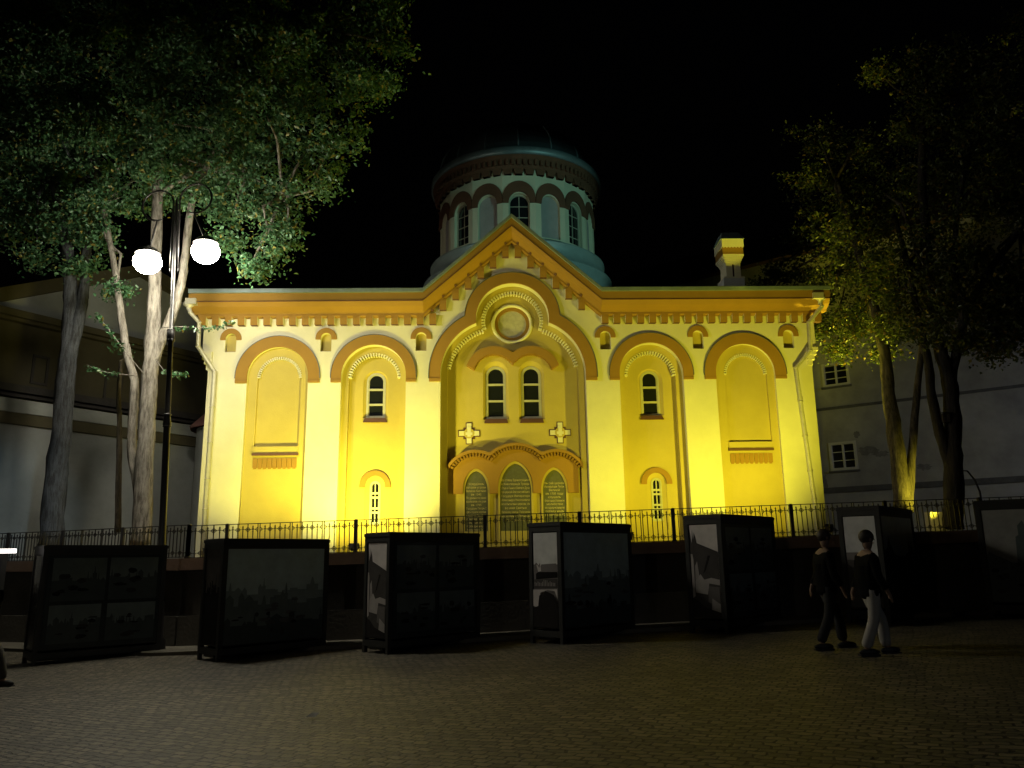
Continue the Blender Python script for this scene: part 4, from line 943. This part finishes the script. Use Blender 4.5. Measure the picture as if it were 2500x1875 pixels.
# ------------------------------------------------------------------ floodlights
def flood(px,Y,tgt,power,col,label,size=72,blend=.6,z=None,r=.12):
    x=px;zb=zt(x)-.03
    t=empty('floodlight',(x,Y,zb),label,'floodlight','ground floodlights in the churchyard')
    d=(Vector(tgt)-Vector((x,Y,zb+.22))).normalized();yaw=math.atan2(d.y,d.x)-PI/2;pit=math.asin(d.z)
    mb=MB();mb.box(-.12,.12,-.07,.07,0,.02);mb.box(-.15,-.135,-.02,.02,.02,.24);mb.box(.135,.15,-.02,.02,.02,.24);o=mb.build('bracket',IRON,t);o.rotation_euler.z=yaw
    mb=MB();mb.add([(-.13,.0,-.09),(.13,0,-.09),(.13,0,.09),(-.13,0,.09),(-.07,-.12,-.05),(.07,-.12,-.05),(.07,-.12,.05),(-.07,-.12,.05)],[(4,5,1,0),(5,6,2,1),(6,7,3,2),(7,4,0,3),(4,7,6,5)])
    o=mb.build('housing',IRON,t);o.location=(0,0,.22);o.rotation_euler=(pit,0,yaw)
    mb=MB();mb.box(-.115,.115,-.012,-.006,-.078,.078);g_=mb.build('lamp_glass',mat('flood_glass',(.8,.8,.6),.2,emit=(1,.85,.2),estr=8.),t);g_.location=(0,0,.22);g_.rotation_euler=(pit,0,yaw)
    ld=bpy.data.lights.new('flood_beam','SPOT');ld.energy=power;ld.color=col;ld.spot_size=R(size);ld.spot_blend=blend;ld.shadow_soft_size=r
    lo=bpy.data.objects.new('flood_beam',ld);COL.objects.link(lo);lo.parent=t;lo.location=Vector((0,0,.22))+d*.06;lo.rotation_euler=d.to_track_quat('-Z','Y').to_euler()
YL=(1,.90,.06);YW=(1,.90,.13)
flood(-3.9,19.6,(-4.2,22,5.0),1750,YW,'floodlight behind the railing left of centre lighting the left arches',120,.8)
flood(-7.2,19.0,(-6.6,22,6.0),560,YW,'floodlight near the left corner of the church',110,.8)
flood(7.0,17.95,(4.8,22,6.4),1600,YL,'floodlight behind the railing at the right corner of the church',120,.8)
flood(2.6,18.4,(2.0,22,6.0),480,YL,'floodlight right of centre behind the railing aimed at the central arch',120,.8)
flood(11.0,20.35,(10.72,21.5,3.4),420,YL,'floodlight at the foot of the V stemmed tree',52,.7)
flood(9.5,22.9,(10.4,23.6,11.),3200,YL,'added floodlight standing in for facade bounce on the right hand tree crown',62,.9)  # made-up lamp, replaces facade bounce and corner spill on the leaves
# ------------------------------------------------------------------ unseen lights added without fixtures
def spot(loc,tgt,power,col,size,blend=.5,r=.15,name='unseen_spot'):
    ld=bpy.data.lights.new(name,'SPOT');ld.energy=power;ld.color=col;ld.spot_size=R(size);ld.spot_blend=blend;ld.shadow_soft_size=r
    o=bpy.data.objects.new(name,ld);COL.objects.link(o);o.location=loc;o.rotation_euler=(Vector(tgt)-Vector(loc)).to_track_quat('-Z','Y').to_euler()
def point(loc,power,col,r=.2):
    ld=bpy.data.lights.new('unseen_square_lamp','POINT');ld.energy=power;ld.color=col;ld.shadow_soft_size=r
    o=bpy.data.objects.new('unseen_square_lamp',ld);COL.objects.link(o);o.location=loc
spot((11.2,8,9.0),(.9,27.5,13.35),2800,(.42,1,.88),19,.5,.15,'unseen_roof_floodlight')
spot((-11,-3,7.5),(-3,14.5,-1.5),185,(1,.86,.60),62,.6,.2,'unseen_square_lamp')  # unseen lamp added behind the camera for ground and narrow kiosk faces
spot((22,10,7),(14.5,28,4.0),1100,(.82,.86,1),42,1.0)  # unseen spot added to brighten only the grey building wall
spot((6.5,16.1,2.45),(6.65,22.4,10.95),2800,YL,7,.6)  # narrow spot added in mid-air just to turn the chimney top yellow
spot((9,-4,6),(-1,15,1.2),120,(.75,.88,1),50,.8)  # weak cool fill added for the long kiosk faces
spot((-3,7,4.6),(-15.6,24,2.9),1000,(.50,.78,1),15,.8)
# ------------------------------------------------------------------ people
SKIN=mat('skin',(.22,.14,.10),.7)
def skinned(name,joints,edges,radii,mt,parent,lvl=2):
    me=bpy.data.meshes.new(name);me.from_pydata(joints,edges,[]);o=bpy.data.objects.new(name,me);COL.objects.link(o);o.parent=parent;me.materials.append(mt)
    md_=o.modifiers.new('skin','SKIN');
    sv=me.skin_vertices[0].data if me.skin_vertices else None
    if sv is None:
        bpy.context.view_layer.objects.active=o;sv=me.skin_vertices[0].data
    for i,r_ in enumerate(radii): sv[i].radius=(r_ if isinstance(r_,tuple) else (r_,r_));sv[i].use_root=(i==0)
    s_=o.modifiers.new('sub','SUBSURF');s_.levels=lvl;s_.render_levels=lvl;md_.use_smooth_shade=True;return o
def ellips(mb,c,r,n=14,m=10,mi=0):
    V=[];F=[]
    for i in range(m+1):
        t=PI*i/m
        for j in range(n):
            a=2*PI*j/n;V.append((c[0]+r[0]*math.sin(t)*math.cos(a),c[1]+r[1]*math.sin(t)*math.sin(a),c[2]+r[2]*math.cos(t)))
    for i in range(m):
        for j in range(n): F.append((i*n+j,(i+1)*n+j,(i+1)*n+(j+1)%n,i*n+(j+1)%n))
    mb.add(V,F,mi,True)
def person(x,y,H,label,top,trou,face,stride=.30,hair=(.03,.02,.015),hem=.86,phase=1):
    """walks along +x before rotation 'face'"""
    k=H/1.75;t=empty('person',(x,y,gz(x)),label,'person',rz=face)
    hip=(0,0,.95*k);S=stride*phase
    def leg(sx,sd):
        foot=(S*sx,.09*sd,.09*k);knee=(S*sx*.5+.07,.09*sd,.50*k)
        return [(0.,.085*sd,.88*k),knee,foot]
    # body (skin): pelvis, spine, neck, head, arms, legs as one surface
    J=[(0,0,.93*k),(0,0,1.15*k),(0.01,0,1.38*k),(0.02,0,1.50*k),(0.035,0,1.60*k),(.04,0,1.68*k)]
    Rr=[(.10,.12),(.09,.12),(.09,.15),.05,.085,.075];E=[(0,1),(1,2),(2,3),(3,4),(4,5)]
    for sd in(-1,1):
        b=len(J);J+=[(0,.19*sd,1.41*k),(-.03*sd*0,.25*sd,1.13*k),(.12*(-sd*phase),.26*sd,.90*k),(.15*(-sd*phase),.26*sd,.82*k)];Rr+=[.06,.045,.03,.03];E+=[(2,b),(b,b+1),(b+1,b+2),(b+2,b+3)]
        for q in range(4):
            c=len(J);h=J[b+3];J.append((h[0]+.012+.004*q,h[1]+(q-1.5)*.018,h[2]-.075*k+(.01 if q in(0,3) else 0)));Rr.append(.009);E.append((b+3,c))
        c=len(J);J.append((h[0]+.03,h[1]-.035*sd,h[2]-.035));Rr.append(.010);E.append((b+3,c))
        l=leg(sd*1.0,sd);b=len(J);J+=l+[(l[2][0]+.13,l[2][1],.05*k)];Rr+=[.08,.055,.04,.035];E+=[(0,b),(b,b+1),(b+1,b+2),(b+2,b+3)]
    skinned('body',J,E,Rr,SKIN,t,1)
    # face features + ears + nose
    mb=MB();hc=(.045,0,1.655*k)
    mb.add([(hc[0]+.08,-.012,hc[2]+.0),(hc[0]+.08,.012,hc[2]),(hc[0]+.115,0,hc[2]-.02),(hc[0]+.08,0,hc[2]+.035)],[(0,1,2),(0,2,3),(1,3,2)])
    for sd in(-1,1): ellips(mb,(hc[0]-.005,.083*sd,hc[2]),(.02,.01,.03),8,6);ellips(mb,(hc[0]+.075,.03*sd,hc[2]+.02),(.012,.012,.008),8,6,1)
    ellips(mb,(hc[0]+.078,0,hc[2]-.05),(.01,.022,.006),8,6,2)
    mb.build('face',[SKIN,mat('eye',(.6,.6,.6),.3),mat('lips',(.35,.12,.1),.5)],t)
    mb=MB();ellips(mb,(hc[0]-.02,0,hc[2]+.035),(.105,.095,.105));mb.build('hair',mat('hair_dark',hair,.6),t)
    # jacket / top
    J=[(0,0,1.10*k),(0,0,.92*k),(0,0,.76*k),(0.01,0,1.36*k),(.015,0,1.45*k)];Rr=[(.14,.175),(.155,.19),(.17,.20),(.13,.19),(.08,.10)];E=[(0,1),(1,2),(0,3),(3,4)]
    for sd in(-1,1):
        b=len(J);J+=[(0,.19*sd,1.40*k),(0,.25*sd,1.12*k),(.11*(-sd*phase),.26*sd,.92*k)];Rr+=[.085,.065,.052];E+=[(3,b),(b,b+1),(b+1,b+2)]
    skinned('jacket',J,E,Rr,top,t,1)
    J=[(0,0,.90*k),(0,0,1.04*k)];Rr=[(.14,.165),(.12,.15)];E=[(0,1)]
    for sd in(-1,1):
        l=leg(sd*1.0,sd);b=len(J);J+=[(l[0][0],l[0][1],.80*k),l[1],(l[2][0],l[2][1],.09*k)];Rr+=[(.105,.10),(.085,.08),(.085,.075)];E+=[(0,b),(b,b+1),(b+1,b+2)]
    skinned('trousers',J,E,Rr,trou,t,1)
    for sd in(-1,1):
        l=leg(sd*1.0,sd);mb=MB();c=l[2]
        ellips(mb,(c[0]+.05,c[1],.05),(.15,.052,.052));mb.box(c[0]-.09,c[0]+.19,c[1]-.045,c[1]+.045,.0,.025)
        mb.build('shoe',mat('shoe_leather',(.02,.02,.02),.5),t)
    return t
person(5.0,11.5,1.66,'person in dark top and pale loose trousers walking right past the kiosks',mat('black_cloth',(.006,.006,.006),.95,spec=.1),mat('pale_trousers',(.42,.40,.37),.9,.2,6),R(4),.20)
person(4.72,12.35,1.72,'person all in black walking right just behind the one in pale trousers',mat('black_cloth',(.012,.012,.012)),mat('black_denim',(.018,.018,.02),.9),R(4),.22)
person(-8.22,12.7,1.72,'person striding in from the left picture edge in grey trousers',mat('black_cloth',(.012,.012,.012)),mat('grey_trousers',(.07,.066,.06),.9,.2,6),R(-4),.34)
# ------------------------------------------------------------------ litter
q=Vector((0,0,0));
def gpt(px,py):
    d=ray(px,py);x=0
    for _ in range(8): t=(1.6-gz(x))/(-d.z);x=t*d.x
    return CAM+d*t
q=gpt(762,1755);t=MB();t.add([(-.045,-.02,.005),(.03,-.03,.012),(.05,.015,.03),(-.01,.03,.012),(.0,.0,.035)],[(0,1,4),(1,2,4),(2,3,4),(3,0,4)])
o=t.build('paper_scrap',mat('paper',(.75,.74,.68),.7,.2,20));o.location=q;o.scale=(1.6,1.6,1.6);o.location.z+=.012;tag(o,'small crumpled white paper scrap lying on the cobbles in the foreground','litter')
q=gpt(1172,1553);t=MB();t.add([(-.07,-.01,.08),(.05,-.02,.08),(.07,.03,.10),(-.04,.03,.085)],[(0,1,2,3)]);t.add([(-.07,-.01,.082),(.0,-.03,.12),(.05,-.02,.082)],[(0,1,2)])
o=t.build('orange_wrapper',mat('orange_foil',(.8,.3,.05),.4,.2,20));o.location=q;tag(o,'tiny orange wrapper on the kerb behind the kiosk with paired prints','litter')
# ------------------------------------------------------------------ world (night sky)
w=bpy.data.worlds.new('World');scn.world=w;w.use_nodes=True;nt=w.node_tree;bg=nt.nodes['Background']
sk=nt.nodes.new('ShaderNodeTexSky');sk.sky_type='NISHITA';sk.sun_disc=False;sk.sun_elevation=R(-4);sk.sun_rotation=R(200)
nt.links.new(sk.outputs['Color'],bg.inputs['Color']);bg.inputs['Strength'].default_value=.012
scn.view_settings.view_transform='Standard';scn.view_settings.look='None';scn.view_settings.exposure=0;scn.view_settings.gamma=1
scn.cycles.max_bounces=5;scn.cycles.diffuse_bounces=3;scn.cycles.sample_clamp_indirect=4;scn.cycles.use_denoising=True
